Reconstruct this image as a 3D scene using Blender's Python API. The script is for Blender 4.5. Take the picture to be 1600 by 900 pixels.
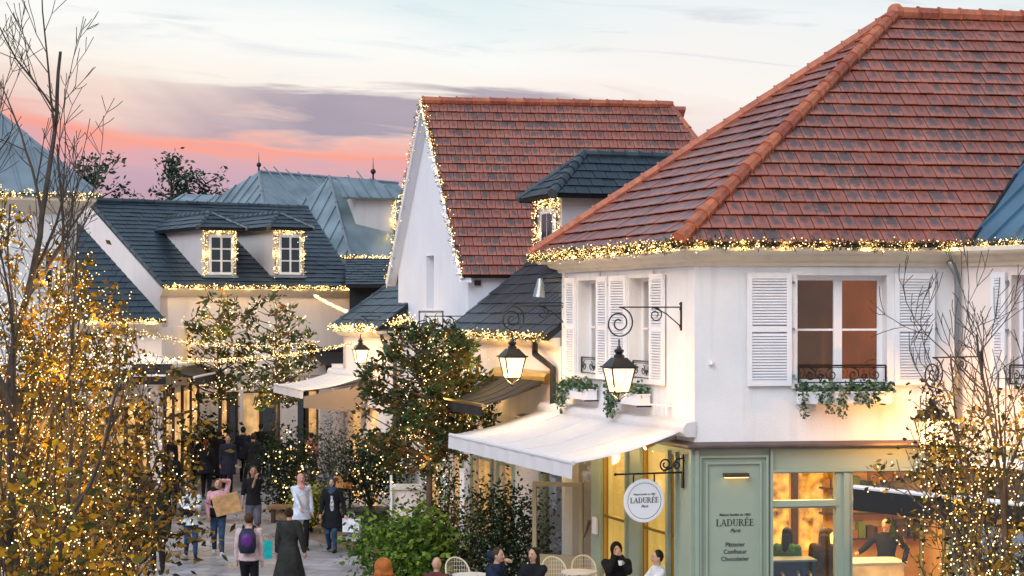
import bpy, bmesh, math, random
from mathutils import Vector, Matrix, noise
R = math.radians
F = 2800.0; HY = 485.0; CH = 5.4            # focal length and horizon row of the 1600 px photograph, camera height
col = bpy.context.scene.collection
sc = bpy.context.scene
for o in list(bpy.data.objects): bpy.data.objects.remove(o)

# ---------------------------------------------------------------- camera, sky, sun, exposure
cam = bpy.data.cameras.new('camera'); camo = bpy.data.objects.new('camera', cam); col.objects.link(camo)
cam.sensor_width = 36; cam.lens = 36 * F / 1600; cam.shift_y = (HY - 450) / 1600
cam.clip_start = .5; cam.clip_end = 4000
camo.location = (0, 0, CH); camo.rotation_euler = (R(90), 0, 0); sc.camera = camo
sc.view_settings.view_transform = 'Standard'; sc.view_settings.look = 'None'
sc.view_settings.exposure = 0.2; sc.view_settings.gamma = 1; sc.view_settings.use_curve_mapping = False
SUN_EL, SUN_AZ = R(38), R(215)              # soft bright sky behind and left of the camera
w = bpy.data.worlds.new('World'); sc.world = w; w.use_nodes = True
nt = w.node_tree; nt.nodes.clear(); N = nt.nodes.new; L = nt.links.new
def math_node(op, a, b=None, c=None):
    n = N('ShaderNodeMath'); n.operation = op
    for i, v in enumerate((a, b, c)):
        if v is None: continue
        if isinstance(v, (int, float)): n.inputs[i].default_value = v
        else: L(v, n.inputs[i])
    return n.outputs[0]
def ramp_node(fac, stops, mode='LINEAR'):
    n = N('ShaderNodeValToRGB'); cr = n.color_ramp; cr.interpolation = mode
    while len(cr.elements) > 1: cr.elements.remove(cr.elements[0])
    cr.elements[0].position = stops[0][0]; cr.elements[0].color = (*stops[0][1], 1)
    for p, c in stops[1:]:
        e = cr.elements.new(p); e.color = (*c, 1)
    L(fac, n.inputs[0]); return n.outputs[0]
def mixc(fac, a, b, mode='MIX'):
    n = N('ShaderNodeMix'); n.data_type = 'RGBA'; n.blend_type = mode
    for s, v in ((n.inputs[0], fac), (n.inputs[6], a), (n.inputs[7], b)):
        if isinstance(v, (int, float)): s.default_value = v
        elif isinstance(v, tuple): s.default_value = (*v, 1)
        else: L(v, s)
    return n.outputs[2]
def s2l(r, g, b):
    f = lambda c: (c / 255 / 12.92) if c / 255 <= .04045 else ((c / 255 + .055) / 1.055) ** 2.4
    return (f(r), f(g), f(b))
def world():
    tc = N('ShaderNodeTexCoord'); sep = N('ShaderNodeSeparateXYZ'); L(tc.outputs['Generated'], sep.inputs[0])
    X, Y, Z = sep.outputs
    az = math_node('ARCTAN2', X, Y); el = math_node('ARCSINE', Z)
    def cnoise(sx, sy, scale, detail, off=0.0, dist=0.0):
        cb = N('ShaderNodeCombineXYZ')
        L(math_node('MULTIPLY', az, sx), cb.inputs[0]); L(math_node('MULTIPLY_ADD', el, sy, math_node('MULTIPLY', az, off)), cb.inputs[1])
        cb.inputs[2].default_value = off + 3.7
        n = N('ShaderNodeTexNoise'); n.inputs['Scale'].default_value = scale; n.inputs['Detail'].default_value = detail
        n.inputs['Distortion'].default_value = dist; n.inputs['Roughness'].default_value = .55
        L(cb.outputs[0], n.inputs['Vector']); return n.outputs[0]
    n1 = cnoise(3, 16, 2.2, 6, 1.0, .4); n2 = cnoise(5, 42, 1.6, 8, 3.0, .7); n3 = cnoise(2.0, 9, 1.5, 3, 7.0)
    # elevation warped by cloud noise, the bands dip to the right
    e1 = math_node('MULTIPLY_ADD', math_node('SUBTRACT', n1, .5), .030, el)
    e1 = math_node('MULTIPLY_ADD', math_node('SUBTRACT', n2, .5), .034, e1)
    e1 = math_node('MULTIPLY_ADD', az, .10, e1)
    e = math_node('MULTIPLY', e1, 4.0)      # 0.25 rad -> 1
    base = ramp_node(e, [(0, s2l(206, 168, 178)), (.16, s2l(196, 162, 178)), (.24, s2l(204, 170, 184)), (.27, s2l(222, 172, 178)), (.30, s2l(250, 164, 146)),
                         (.325, s2l(240, 180, 170)), (.36, s2l(238, 206, 196)), (.42, s2l(244, 226, 214)), (.465, s2l(250, 242, 232)),
                         (.56, s2l(248, 249, 246)), (.66, s2l(226, 238, 240)), (.80, s2l(206, 229, 237)), (1, s2l(188, 214, 228))])
    right = ramp_node(math_node('MULTIPLY', e, 1.0), [(0, s2l(236, 190, 180)), (.3, s2l(246, 206, 192)), (.42, s2l(238, 214, 208)), (.52, s2l(250, 242, 236)),
                         (.7, s2l(238, 242, 242)), (1, s2l(200, 220, 230))])
    rmask = ramp_node(math_node('MULTIPLY_ADD', az, 2.6, math_node('MULTIPLY_ADD', n3, .25, .28)), [(0.36, (0, 0, 0)), (.62, (1, 1, 1))])
    c = mixc(rmask, base, right)
    # mauve cloud bank above the pink streak, thickest left of the centre
    bank = ramp_node(math_node('MULTIPLY_ADD', math_node('SUBTRACT', n2, .5), .16, e), [(.325, (0, 0, 0)), (.365, (.95,) * 3), (.43, (.9,) * 3), (.475, (0, 0, 0))])
    bm1 = ramp_node(math_node('MULTIPLY_ADD', az, 2.0, math_node('MULTIPLY_ADD', n3, .3, .45)), [(.22, (0, 0, 0)), (.36, (1, 1, 1)), (.62, (.9,) * 3), (.82, (.0,) * 3)])
    c = mixc(math_node('MULTIPLY', bank, bm1), c, s2l(164, 155, 172))
    # thin grey streaks high up
    st = ramp_node(n2, [(.56, (0, 0, 0)), (.70, (.55, .55, .55))])
    hi = ramp_node(e, [(.45, (0, 0, 0)), (.62, (1, 1, 1))])
    c = mixc(math_node('MULTIPLY', st, hi), c, s2l(196, 198, 208))
    sky = N('ShaderNodeTexSky'); sky.sky_type = 'NISHITA'; sky.sun_disc = False
    sky.sun_elevation = SUN_EL; sky.sun_rotation = SUN_AZ; sky.altitude = 50
    # open sky overhead and behind comes from the Nishita sky, the sunset clouds lie low in front
    up = ramp_node(math_node('MULTIPLY', el, 1.6), [(.36, (0, 0, 0)), (.75, (1, 1, 1))])
    b1 = N('ShaderNodeBackground'); L(c, b1.inputs[0]); b1.inputs[1].default_value = SKY_LOW
    b2 = N('ShaderNodeBackground'); L(mixc(.35, sky.outputs[0], (5.6, 6.2, 7.0)), b2.inputs[0]); b2.inputs[1].default_value = SKY_HIGH
    mx = N('ShaderNodeMixShader'); L(up, mx.inputs[0]); L(b1.outputs[0], mx.inputs[1]); L(b2.outputs[0], mx.inputs[2])
    out = N('ShaderNodeOutputWorld'); L(mx.outputs[0], out.inputs[0])
SKY_LOW, SKY_HIGH = .90, .155
world()
sun = bpy.data.lights.new('sun', 'SUN'); sun.energy = 1.7; sun.angle = R(40); sun.color = (.86, .93, 1)
so = bpy.data.objects.new('sun', sun); col.objects.link(so)
d = Vector((math.sin(SUN_AZ) * math.cos(SUN_EL), math.cos(SUN_AZ) * math.cos(SUN_EL), math.sin(SUN_EL)))
so.rotation_euler = d.to_track_quat('Z', 'Y').to_euler(); so.location = d * 60

# ---------------------------------------------------------------- helpers
def W(px, py, Y): return Vector(((px - 800) / F * Y, Y, CH + (HY - py) / F * Y))
def ground(px, fy, z0=0.0):
    Y = (CH - z0) * F / (fy - HY); return Vector(((px - 800) / F * Y, Y, z0))
rnd = random.Random(7)
M = {}
def mat(name, c, rough=.7, metal=0.0, var=.0, vs=4.0, bump=0.0, bs=30.0, emis=None, es=0.0, isl=None, spec=.5, sub=0.0, stain_or_fold=None, trans=0, etex=False):
    """procedural material: base colour with noise variation, per-island variation, bump"""
    global nt, N, L
    m = bpy.data.materials.new(name); m.use_nodes = True
    nt = m.node_tree; nt.nodes.clear(); N = nt.nodes.new; L = nt.links.new
    p = N('ShaderNodeBsdfPrincipled'); o = N('ShaderNodeOutputMaterial'); L(p.outputs[0], o.inputs[0])
    p.inputs['Roughness'].default_value = rough; p.inputs['Metallic'].default_value = metal
    p.inputs['Specular IOR Level'].default_value = spec
    tc = N('ShaderNodeTexCoord'); geo = N('ShaderNodeNewGeometry')
    cc = (*c, 1); cur = None
    if isl:                                   # list of colours picked per island
        cur = ramp_node(geo.outputs['Random Per Island'], [(i / len(isl), q) for i, q in enumerate(isl)], 'CONSTANT' if len(isl) > 2 else 'LINEAR')
    if var:
        n = N('ShaderNodeTexNoise'); n.inputs['Scale'].default_value = vs; n.inputs['Detail'].default_value = 5
        L(geo.outputs['Position'], n.inputs['Vector'])
        f = ramp_node(n.outputs[0], [(.3, (1 - var,) * 3), (.7, (1 + var * .4,) * 3)])
        cur = mixc(1.0, cur if cur else tuple(c), f, 'MULTIPLY')
    if stain_or_fold:                                 # vertical streaks: rain grime on walls, painted fold shading on window cloth
        mp = N('ShaderNodeMapping'); mp.inputs['Scale'].default_value = (5, 5, .5); L(geo.outputs['Position'], mp.inputs[0])
        n = N('ShaderNodeTexNoise'); n.inputs['Scale'].default_value = 1.0; n.inputs['Detail'].default_value = 7; L(mp.outputs[0], n.inputs['Vector'])
        f = ramp_node(n.outputs[0], [(.52, (0, 0, 0)), (.8, (stain_or_fold[3],) * 3)])
        cur = mixc(f, cur if cur else tuple(c), tuple(stain_or_fold[:3]))
    if cur: L(cur, p.inputs['Base Color'])
    else: p.inputs['Base Color'].default_value = cc
    if bump:
        n = N('ShaderNodeTexNoise'); n.inputs['Scale'].default_value = bs; n.inputs['Detail'].default_value = 4
        L(geo.outputs['Position'], n.inputs['Vector'])
        b = N('ShaderNodeBump'); b.inputs['Strength'].default_value = bump; b.inputs['Distance'].default_value = .02
        L(n.outputs[0], b.inputs['Height']); L(b.outputs[0], p.inputs['Normal'])
    if emis:
        p.inputs['Emission Color'].default_value = (*emis, 1); p.inputs['Emission Strength'].default_value = es
        if etex and cur: L(cur, p.inputs['Emission Color'])
    if trans:
        t = N('ShaderNodeBsdfTranslucent')
        if cur: L(cur, t.inputs[0])
        else: t.inputs[0].default_value = cc
        mx = N('ShaderNodeMixShader'); mx.inputs[0].default_value = trans; L(p.outputs[0], mx.inputs[1]); L(t.outputs[0], mx.inputs[2]); L(mx.outputs[0], o.inputs[0])
    M[name] = m; return m
def glassmat(name, tint=(1, 1, 1), refl=.12, glow=None, gs=0, k=.7):
    global nt, N, L
    m = bpy.data.materials.new(name); m.use_nodes = True
    nt = m.node_tree; nt.nodes.clear(); N = nt.nodes.new; L = nt.links.new
    t = N('ShaderNodeBsdfTransparent'); t.inputs[0].default_value = (*tint, 1)
    g = N('ShaderNodeBsdfGlossy'); g.inputs['Roughness'].default_value = .03
    fr = N('ShaderNodeFresnel'); fr.inputs[0].default_value = 1.45
    mx = N('ShaderNodeMixShader'); L(math_node('MULTIPLY_ADD', fr.outputs[0], k, refl), mx.inputs[0]); L(t.outputs[0], mx.inputs[1]); L(g.outputs[0], mx.inputs[2])
    last = mx
    if glow:
        e = N('ShaderNodeEmission'); e.inputs[0].default_value = (*glow, 1); e.inputs[1].default_value = gs
        ad = N('ShaderNodeAddShader'); L(mx.outputs[0], ad.inputs[0]); L(e.outputs[0], ad.inputs[1]); last = ad
    o = N('ShaderNodeOutputMaterial'); L(last.outputs[0], o.inputs[0]); M[name] = m; m.cycles.emission_sampling = 'NONE'; return m
def emat(name, c, s, sample=True, isl=None):
    global nt, N, L
    m = bpy.data.materials.new(name); m.use_nodes = True
    nt = m.node_tree; nt.nodes.clear(); N = nt.nodes.new; L = nt.links.new
    e = N('ShaderNodeEmission'); e.inputs[0].default_value = (*c, 1); e.inputs[1].default_value = s
    if isl:
        g = N('ShaderNodeNewGeometry'); L(ramp_node(g.outputs['Random Per Island'], [(0, isl[0]), (.6, c), (1, isl[1])]), e.inputs[0])
        L(math_node('MULTIPLY_ADD', g.outputs['Random Per Island'], s, s * .5), e.inputs[1])
    o = N('ShaderNodeOutputMaterial'); L(e.outputs[0], o.inputs[0])
    if not sample: m.cycles.emission_sampling = 'NONE'
    M[name] = m; return m
def tilemat(name, lo, mid, hi, spot, spotamt, rough=.55, spec=.4):
    """roof tile: colour per tile island, dark weathering blotches in the middle of tiles"""
    global nt, N, L
    m = bpy.data.materials.new(name); m.use_nodes = True
    nt = m.node_tree; nt.nodes.clear(); N = nt.nodes.new; L = nt.links.new
    p = N('ShaderNodeBsdfPrincipled'); o = N('ShaderNodeOutputMaterial'); L(p.outputs[0], o.inputs[0])
    p.inputs['Roughness'].default_value = rough; p.inputs['Specular IOR Level'].default_value = spec
    geo = N('ShaderNodeNewGeometry'); uv = N('ShaderNodeUVMap')
    c = ramp_node(geo.outputs['Random Per Island'], [(0, lo), (.5, mid), (1, hi)])
    n = N('ShaderNodeTexNoise'); n.inputs['Scale'].default_value = 11.0; n.inputs['Detail'].default_value = 7; n.inputs['Roughness'].default_value = .7
    L(geo.outputs['Position'], n.inputs['Vector'])
    n2 = N('ShaderNodeTexNoise'); n2.inputs['Scale'].default_value = 1.1; n2.inputs['Detail'].default_value = 3; L(geo.outputs['Position'], n2.inputs['Vector'])
    # blotch: around tile centre (uv 0..1 per tile)
    vm = N('ShaderNodeVectorMath'); vm.operation = 'DISTANCE'; L(uv.outputs[0], vm.inputs[0]); vm.inputs[1].default_value = (.5, .62, 0)
    blot = math_node('SUBTRACT', math_node('ADD', n.outputs[0], math_node('MULTIPLY', geo.outputs['Random Per Island'], .34)), math_node('MULTIPLY', vm.outputs['Value'], .75))
    f = ramp_node(blot, [(.24, (0, 0, 0)), (.58, (spotamt,) * 3)])
    c = mixc(f, c, spot)
    f2 = ramp_node(n2.outputs[0], [(.35, (.8, .8, .8)), (.7, (1.12, 1.12, 1.12))])
    c = mixc(1.0, c, f2, 'MULTIPLY'); L(c, p.inputs['Base Color'])
    n3 = N('ShaderNodeTexNoise'); n3.inputs['Scale'].default_value = 60; L(geo.outputs['Position'], n3.inputs['Vector'])
    b = N('ShaderNodeBump'); b.inputs['Strength'].default_value = .3; b.inputs['Distance'].default_value = .01; L(n3.outputs[0], b.inputs['Height']); L(b.outputs[0], p.inputs['Normal'])
    M[name] = m; return m

class Fr:
    """facade frame: u along the wall, v outwards, z up"""
    def __init__(s, o, d, n=None):
        s.o = Vector((o[0], o[1])); s.d = Vector(d).normalized()
        s.n = Vector((s.d.y, -s.d.x)) if n is None else Vector(n).normalized()
    def p(s, u, v, z): q = s.o + s.d * u + s.n * v; return Vector((q.x, q.y, z))
    def u(s, px, v=0):
        k = (px - 800) / F; o = s.o + s.n * v; return (k * o.y - o.x) / (s.d.x - k * s.d.y)
    def z(s, py, u, v=0): Y = s.p(u, v, 0).y; return CH + (HY - py) / F * Y
def root_loc(o):
    v = Vector((0, 0, 0))
    while o is not None: v += o.location; o = o.parent
    return v
def tag(o, label=None, cat=None, group=None, kind=None):
    if label: o['label'] = label
    if cat: o['category'] = cat
    if group: o['group'] = group
    if kind: o['kind'] = kind
    return o
def empty(name, loc, label, cat, group=None, rz=0.0, kind=None):
    o = bpy.data.objects.new(name, None); col.objects.link(o); o.location = loc; o.rotation_euler.z = rz
    o.empty_display_size = .2
    return tag(o, label, cat, group, kind)
class MB:
    def __init__(s): s.v = []; s.f = []; s.uv = None; s.mi = []; s.cm = 0
    def add(s, vs, fs):
        b = len(s.v); s.v.extend(Vector(x) for x in vs); s.f.extend([tuple(i + b for i in f) for f in fs]); s.mi.extend([s.cm] * len(fs)); return s
    def hexa(s, q):      # 8 points: bottom ring 0-3, top ring 4-7
        return s.add(q, [(3, 2, 1, 0), (4, 5, 6, 7), (0, 1, 5, 4), (1, 2, 6, 5), (2, 3, 7, 6), (3, 0, 4, 7)])
    def box(s, x0, x1, y0, y1, z0, z1):
        return s.hexa([(x0, y0, z0), (x1, y0, z0), (x1, y1, z0), (x0, y1, z0), (x0, y0, z1), (x1, y0, z1), (x1, y1, z1), (x0, y1, z1)])
    def fb(s, fr, u0, u1, v0, v1, z0, z1):
        if u0 > u1: u0, u1 = u1, u0
        return s.hexa([fr.p(u0, v1, z0), fr.p(u1, v1, z0), fr.p(u1, v0, z0), fr.p(u0, v0, z0), fr.p(u0, v1, z1), fr.p(u1, v1, z1), fr.p(u1, v0, z1), fr.p(u0, v0, z1)])
    def poly(s, pts): return s.add(pts, [tuple(range(len(pts)))])
    def prism(s, pts, off):
        n = len(pts); a = [Vector(p) for p in pts]; b = [p + Vector(off) for p in a]
        return s.add(a + b, [tuple(range(n - 1, -1, -1)), tuple(range(n, 2 * n))] + [(i, (i + 1) % n, n + (i + 1) % n, n + i) for i in range(n)])
    def tube(s, pts, r, n=6, closed=False, flat=1.0):
        pts = [Vector(p) for p in pts]; m = len(pts)
        rs = r if isinstance(r, (list, tuple)) else [r] * m
        b = len(s.v); up = None
        for i, p in enumerate(pts):
            if closed: t = pts[(i + 1) % m] - pts[i - 1]
            else: t = pts[min(i + 1, m - 1)] - pts[max(i - 1, 0)]
            if t.length < 1e-9: t = Vector((0, 0, 1))
            t.normalize()
            if up is None: up = Vector((0, 0, 1)) if abs(t.z) < .9 else Vector((1, 0, 0))
            x = t.cross(up)
            if x.length < 1e-4: x = t.cross(Vector((1, 0, 0)))
            x.normalize(); y = x.cross(t).normalized(); up = y
            for k in range(n):
                a = 2 * math.pi * k / n; s.v.append(p + (x * math.cos(a) * flat + y * math.sin(a)) * rs[i])
        for i in range(m if closed else m - 1):
            j = (i + 1) % m
            for k in range(n):
                k2 = (k + 1) % n; s.f.append((b + i * n + k, b + i * n + k2, b + j * n + k2, b + j * n + k)); s.mi.append(s.cm)
        if not closed:
            s.f.append(tuple(b + k for k in range(n))[::-1]); s.f.append(tuple(b + (m - 1) * n + k for k in range(n))); s.mi += [s.cm] * 2
        return s
    def sph(s, c, r, nu=10, nv=7, rot=None):
        c = Vector(c); r = Vector(r) if not isinstance(r, (int, float)) else Vector((r, r, r)); vs = [Vector((0, 0, -r.z))]
        for j in range(1, nv):
            t = -math.pi / 2 + math.pi * j / nv
            for k in range(nu):
                a = 2 * math.pi * k / nu; vs.append(Vector((r.x * math.cos(t) * math.cos(a), r.y * math.cos(t) * math.sin(a), r.z * math.sin(t))))
        vs.append(Vector((0, 0, r.z)))
        fs = [(0, 1 + (k + 1) % nu, 1 + k) for k in range(nu)]
        for j in range(nv - 2):
            for k in range(nu):
                k2 = (k + 1) % nu; a = 1 + j * nu; b2 = a + nu; fs.append((a + k, a + k2, b2 + k2, b2 + k))
        a = 1 + (nv - 2) * nu; fs += [(a + k, a + (k + 1) % nu, len(vs) - 1) for k in range(nu)]
        if rot is not None: vs = [rot @ v for v in vs]
        return s.add([v + c for v in vs], fs)
    def loft(s, rings, n=14):   # rings: (cx, cy, cz, rx, ry[, tilt])
        b = len(s.v)
        for c in rings:
            for k in range(n):
                a = 2 * math.pi * k / n; s.v.append(Vector((c[0] + c[3] * math.cos(a), c[1] + c[4] * math.sin(a), c[2] + (c[5] * math.sin(a) if len(c) > 5 else 0))))
        for i in range(len(rings) - 1):
            for k in range(n):
                k2 = (k + 1) % n; s.f.append((b + i * n + k, b + i * n + k2, b + (i + 1) * n + k2, b + (i + 1) * n + k)); s.mi.append(s.cm)
        s.f.append(tuple(b + k for k in range(n))[::-1]); s.f.append(tuple(b + (len(rings) - 1) * n + k for k in range(n))); s.mi += [s.cm] * 2
        return s
    def cap(s, p0, p1, r0, r1, n=8):
        p0 = Vector(p0); p1 = Vector(p1); t = (p1 - p0); l = t.length
        t = t / l if l > 1e-6 else Vector((0, 0, 1))
        pts = []; rs = []
        for a in (-.97, -.7, -.3): pts.append(p0 + t * r0 * a); rs.append(r0 * math.sqrt(1 - a * a))
        pts.append(p0); rs.append(r0); pts.append(p1); rs.append(r1)
        for a in (.3, .7, .97): pts.append(p1 + t * r1 * a); rs.append(r1 * math.sqrt(1 - a * a))
        return s.tube(pts, rs, n)
    def build(s, name, m, parent=None, label=None, cat=None, group=None, kind=None, smooth=False, mods=None, origin=None):
        me = bpy.data.meshes.new(name); base = root_loc(parent) if parent else (Vector(origin) if origin else Vector((0, 0, 0)))
        if parent and s.__dict__.get('local'): base = Vector((0, 0, 0))
        me.from_pydata([v - base for v in s.v], [], s.f); me.update()
        ms = m if isinstance(m, (list, tuple)) else [m]
        for q in ms: me.materials.append(M[q] if isinstance(q, str) else q)
        if len(ms) > 1: me.polygons.foreach_set('material_index', s.mi)
        if s.uv: 
            ul = me.uv_layers.new(name='UVMap'); ul.data.foreach_set('uv', [c for f in s.f for i in f for c in s.uv[i]])
        if smooth: me.polygons.foreach_set('use_smooth', [True] * len(me.polygons))
        o = bpy.data.objects.new(name, me); col.objects.link(o)
        if parent: o.parent = parent
        elif origin: o.location = origin
        tag(o, label, cat, group, kind)
        if mods == 'remesh': pass
        return o

def clip(poly, ax, val, keep):      # 2D Sutherland-Hodgman against an axis line
    out = []
    for i in range(len(poly)):
        a, b = poly[i], poly[(i + 1) % len(poly)]
        ia = (a[ax] - val) * keep >= -1e-9; ib = (b[ax] - val) * keep >= -1e-9
        if ia: out.append(a)
        if ia != ib:
            t = (val - a[ax]) / (b[ax] - a[ax]); out.append((a[0] + (b[0] - a[0]) * t, a[1] + (b[1] - a[1]) * t))
    return out
def basis(poly):
    p = [Vector(q) for q in poly]; ex = (p[1] - p[0]).normalized()
    nn = Vector((0, 0, 0))
    for i in range(1, len(p) - 1): nn += (p[i] - p[0]).cross(p[i + 1] - p[0])
    nn.normalize()
    if nn.z < 0: nn = -nn
    ey = nn.cross(ex).normalized()
    if ey.z < 0: ey = -ey
    return p[0], ex, ey, nn
def tiles(name, poly, tw, ch, m, under, parent, th=.036, seed=1, shift=.5):
    """tiled roof slope: convex polygon whose first edge is the eave; each tile a tilted wedge of its own"""
    r = random.Random(seed); o, ex, ey, nn = basis(poly)
    p2 = [((Vector(q) - o).dot(ex), (Vector(q) - o).dot(ey)) for q in poly]
    u0 = min(p[0] for p in p2); u1 = max(p[0] for p in p2); v1 = max(p[1] for p in p2)
    mb = MB(); mb.uv = []
    nr = int(math.ceil(v1 / ch))
    for j in range(nr):
        va, vb = j * ch, (j + 1) * ch
        row = clip(clip(p2, 1, va, 1), 1, vb, -1)
        if len(row) < 3: continue
        ra = min(p[0] for p in row); rb = max(p[0] for p in row)
        offs = (j % 2) * tw * shift + r.uniform(-.01, .01)
        i0 = int(math.floor((ra - u0 - offs) / tw)); i1 = int(math.ceil((rb - u0 - offs) / tw))
        for i in range(i0, i1 + 1):
            a = u0 + offs + i * tw; b = a + tw - .014
            t = clip(clip(row, 0, a, 1), 0, b, -1)
            if len(t) < 3: continue
            dz = r.uniform(-.004, .005); tl = r.uniform(-.004, .004)
            n0 = len(mb.v); k = len(t)
            for (x, y) in t:
                h = th * (1 - (y - va) / ch) + .010 + dz + tl * (x - a) / tw
                mb.v.append(o + ex * x + ey * y + nn * h); mb.uv.append(((x - a) / tw, (y - va) / ch))
            for (x, y) in t:
                h = th * (1 - (y - va) / ch) + .010 + dz + tl * (x - a) / tw
                mb.v.append(o + ex * x + ey * y + nn * (h - .016)); mb.uv.append(((x - a) / tw, 0))
            mb.f.append(tuple(n0 + q for q in range(k))); mb.mi.append(0)
            for q in range(k):
                q2 = (q + 1) % k; mb.f.append((n0 + k + q, n0 + k + q2, n0 + q2, n0 + q)); mb.mi.append(0)
    # orient top faces
    ob = mb.build(name, m, parent)
    bm = bmesh.new(); bm.from_mesh(ob.data); bmesh.ops.recalc_face_normals(bm, faces=bm.faces); bm.to_mesh(ob.data); bm.free()
    ub = MB(); ub.prism([o + ex * x + ey * y - nn * .006 for x, y in p2], -nn * .09)
    ub.build('roof_underlay', under, ob)
    return ob
def seams(name, poly, gap, m, parent, ang=0.0):
    """standing seam metal slope"""
    o, ex, ey, nn = basis(poly); mb = MB(); mb.prism(poly, -nn * .08)
    p2 = [((Vector(q) - o).dot(ex), (Vector(q) - o).dot(ey)) for q in poly]
    u0 = min(p[0] for p in p2); u1 = max(p[0] for p in p2); x = u0 + gap * .5
    while x < u1:
        t = clip(clip(p2, 0, x - .018, 1), 0, x + .018, -1)
        if len(t) >= 3: mb.prism([o + ex * a + ey * b + nn * .002 for a, b in t], nn * .05)
        x += gap
    ob = mb.build(name, m, parent)
    bm = bmesh.new(); bm.from_mesh(ob.data); bmesh.ops.recalc_face_normals(bm, faces=bm.faces); bm.to_mesh(ob.data); bm.free()
    return ob
def ridge(mb, p0, p1, r=.11, seg=.38, n=8):
    p0 = Vector(p0); p1 = Vector(p1); l = (p1 - p0).length; k = max(1, round(l / seg)); t = (p1 - p0) / k
    for i in range(k):
        a = p0 + t * i; b = p0 + t * (i + 1.06)
        mb.tube([a, a + t * .1, a + t * .12, b], [r * 1.16, r * 1.16, r, r * .9], n)
def wall(mb, fr, u0, u1, z0, z1, th, ops=(), v=0):
    us = sorted({u0, u1} | {x for o in ops for x in o[:2] if u0 < x < u1})
    for a, b in zip(us[:-1], us[1:]):
        mid = (a + b) / 2; cuts = sorted([(o[2], o[3]) for o in ops if o[0] < mid < o[1]]); z = z0
        for c0, c1 in cuts:
            if c0 > z: mb.fb(fr, a, b, v - th, v, z, c0)
            z = max(z, c1)
        if z < z1: mb.fb(fr, a, b, v - th, v, z, z1)
    return mb

def blob(mb, c, r, n, rr):
    for _ in range(n):
        p = Vector((rr.gauss(0, 1), rr.gauss(0, 1), rr.gauss(0, 1))).normalized() * rr.random() ** .4
        yield Vector((c[0] + p.x * r[0], c[1] + p.y * r[1], c[2] + p.z * r[2]))
def leaf(mb, p, s, rr, droop=.3, asp=.42, up=None):
    d = Vector((rr.gauss(0, 1), rr.gauss(0, 1), rr.gauss(0, .7) - droop)).normalized() if up is None else up
    q = d.cross(Vector((rr.gauss(0, 1), rr.gauss(0, 1), rr.gauss(0, 1)))).normalized(); n = d.cross(q)
    l = s * rr.uniform(.7, 1.3); wd = l * asp
    a = p; b = p + d * l * .45 + q * wd * .5 - n * l * .05; c = p + d * l; e = p + d * l * .45 - q * wd * .5 - n * l * .05; m_ = p + d * l * .5 + n * l * .04
    mb.add([a, b, c, e, m_], [(0, 1, 4), (1, 2, 4), (2, 3, 4), (3, 0, 4)])
ICO = None
def bulb(mb, p, r):
    global ICO
    if ICO is None:
        bm = bmesh.new(); bmesh.ops.create_icosphere(bm, subdivisions=1, radius=1); ICO = ([v.co.copy() for v in bm.verts], [tuple(v.index for v in f.verts) for f in bm.faces]); bm.free()
    mb.add([p + v * r for v in ICO[0]], ICO[1])
def lamp(name, loc, power, color, parent, size=.05, kind='POINT'):
    l = bpy.data.lights.new(name, kind); l.energy = power; l.color = color
    if kind == 'POINT': l.shadow_soft_size = size
    o = bpy.data.objects.new(name, l); col.objects.link(o); o.location = Vector(loc) - (root_loc(parent) if parent else Vector((0, 0, 0)))
    if parent: o.parent = parent
    return o
def garland(path, label, cat='light garland', group=None, r=.07, dens=90, br=.016, power=3.0, step=.7, green=True, seed=3, gdens=150, wire=True):
    rr = random.Random(seed); path = [Vector(p) for p in path]
    root = empty('light_garland', path[0], label, cat, group)
    b = MB(); g = MB(); wv = MB(); acc = 0
    for p0, p1 in zip(path[:-1], path[1:]):
        l = (p1 - p0).length
        for _ in range(int(l * dens)):
            c = p0.lerp(p1, rr.random()) + Vector((rr.gauss(0, r * .6), rr.gauss(0, r * .6), rr.gauss(0, r * .6))); bulb(b, c, br * rr.uniform(.7, 1.2))
        if green:
            for _ in range(int(l * gdens)):
                c = p0.lerp(p1, rr.random()) + Vector((rr.gauss(0, r * .45), rr.gauss(0, r * .45), rr.gauss(0, r * .45))); leaf(g, c, .09, rr, 0, .2)
        if power:
            k = max(1, int(l / step))
            for i in range(k): lamp('garland_glow', p0.lerp(p1, (i + .5) / k), power * l / k / step, (1, .60, .18), root, .04)
    if green: g.build('evergreen_twigs', 'garland_green', root, kind='stuff')
    wv.tube(path, .008, 4); wv.build('wire', 'iron', root)
    b.build('light_bulb', 'bulb', root, kind='stuff')
    return root

# ---------------------------------------------------------------- materials
mat('plaster_white', (.79, .79, .79), .85, var=.09, vs=1.1, bump=.5, bs=45, stain_or_fold=(.50, .47, .43, .42))
mat('plaster_cool', (.70, .72, .78), .85, var=.05, vs=1.0, bump=.25, bs=45, stain_or_fold=(.5, .5, .5, .2))
mat('plaster_pink', (.82, .73, .68), .85, var=.06, vs=1.2, bump=.25, bs=45, stain_or_fold=(.5, .42, .36, .25))
mat('plaster_grey', (.56, .53, .52), .85, var=.06, vs=1.2, bump=.25, bs=45, stain_or_fold=(.35, .32, .3, .3))
mat('cornice', (.74, .66, .52), .7, var=.06, vs=2, bump=.1, stain_or_fold=(.4, .33, .25, .3))
mat('white_paint', (.80, .80, .82), .45, var=.04, vs=3)
mat('sage', (.30, .37, .29), .5, var=.07, vs=2, bump=.08, bs=20)
mat('sage_dark', (.14, .18, .14), .5, var=.1, vs=2)
mat('copper', (.16, .12, .11), .45, .6, var=.3, vs=3)
mat('pane_dark', (.02, .026, .034), .08)
mat('iron', (.012, .012, .013), .45, .3, spec=.5)
mat('dark_metal', (.03, .032, .035), .4, .6)
mat('zinc', (.30, .33, .35), .35, .7, var=.2, vs=2)
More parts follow.
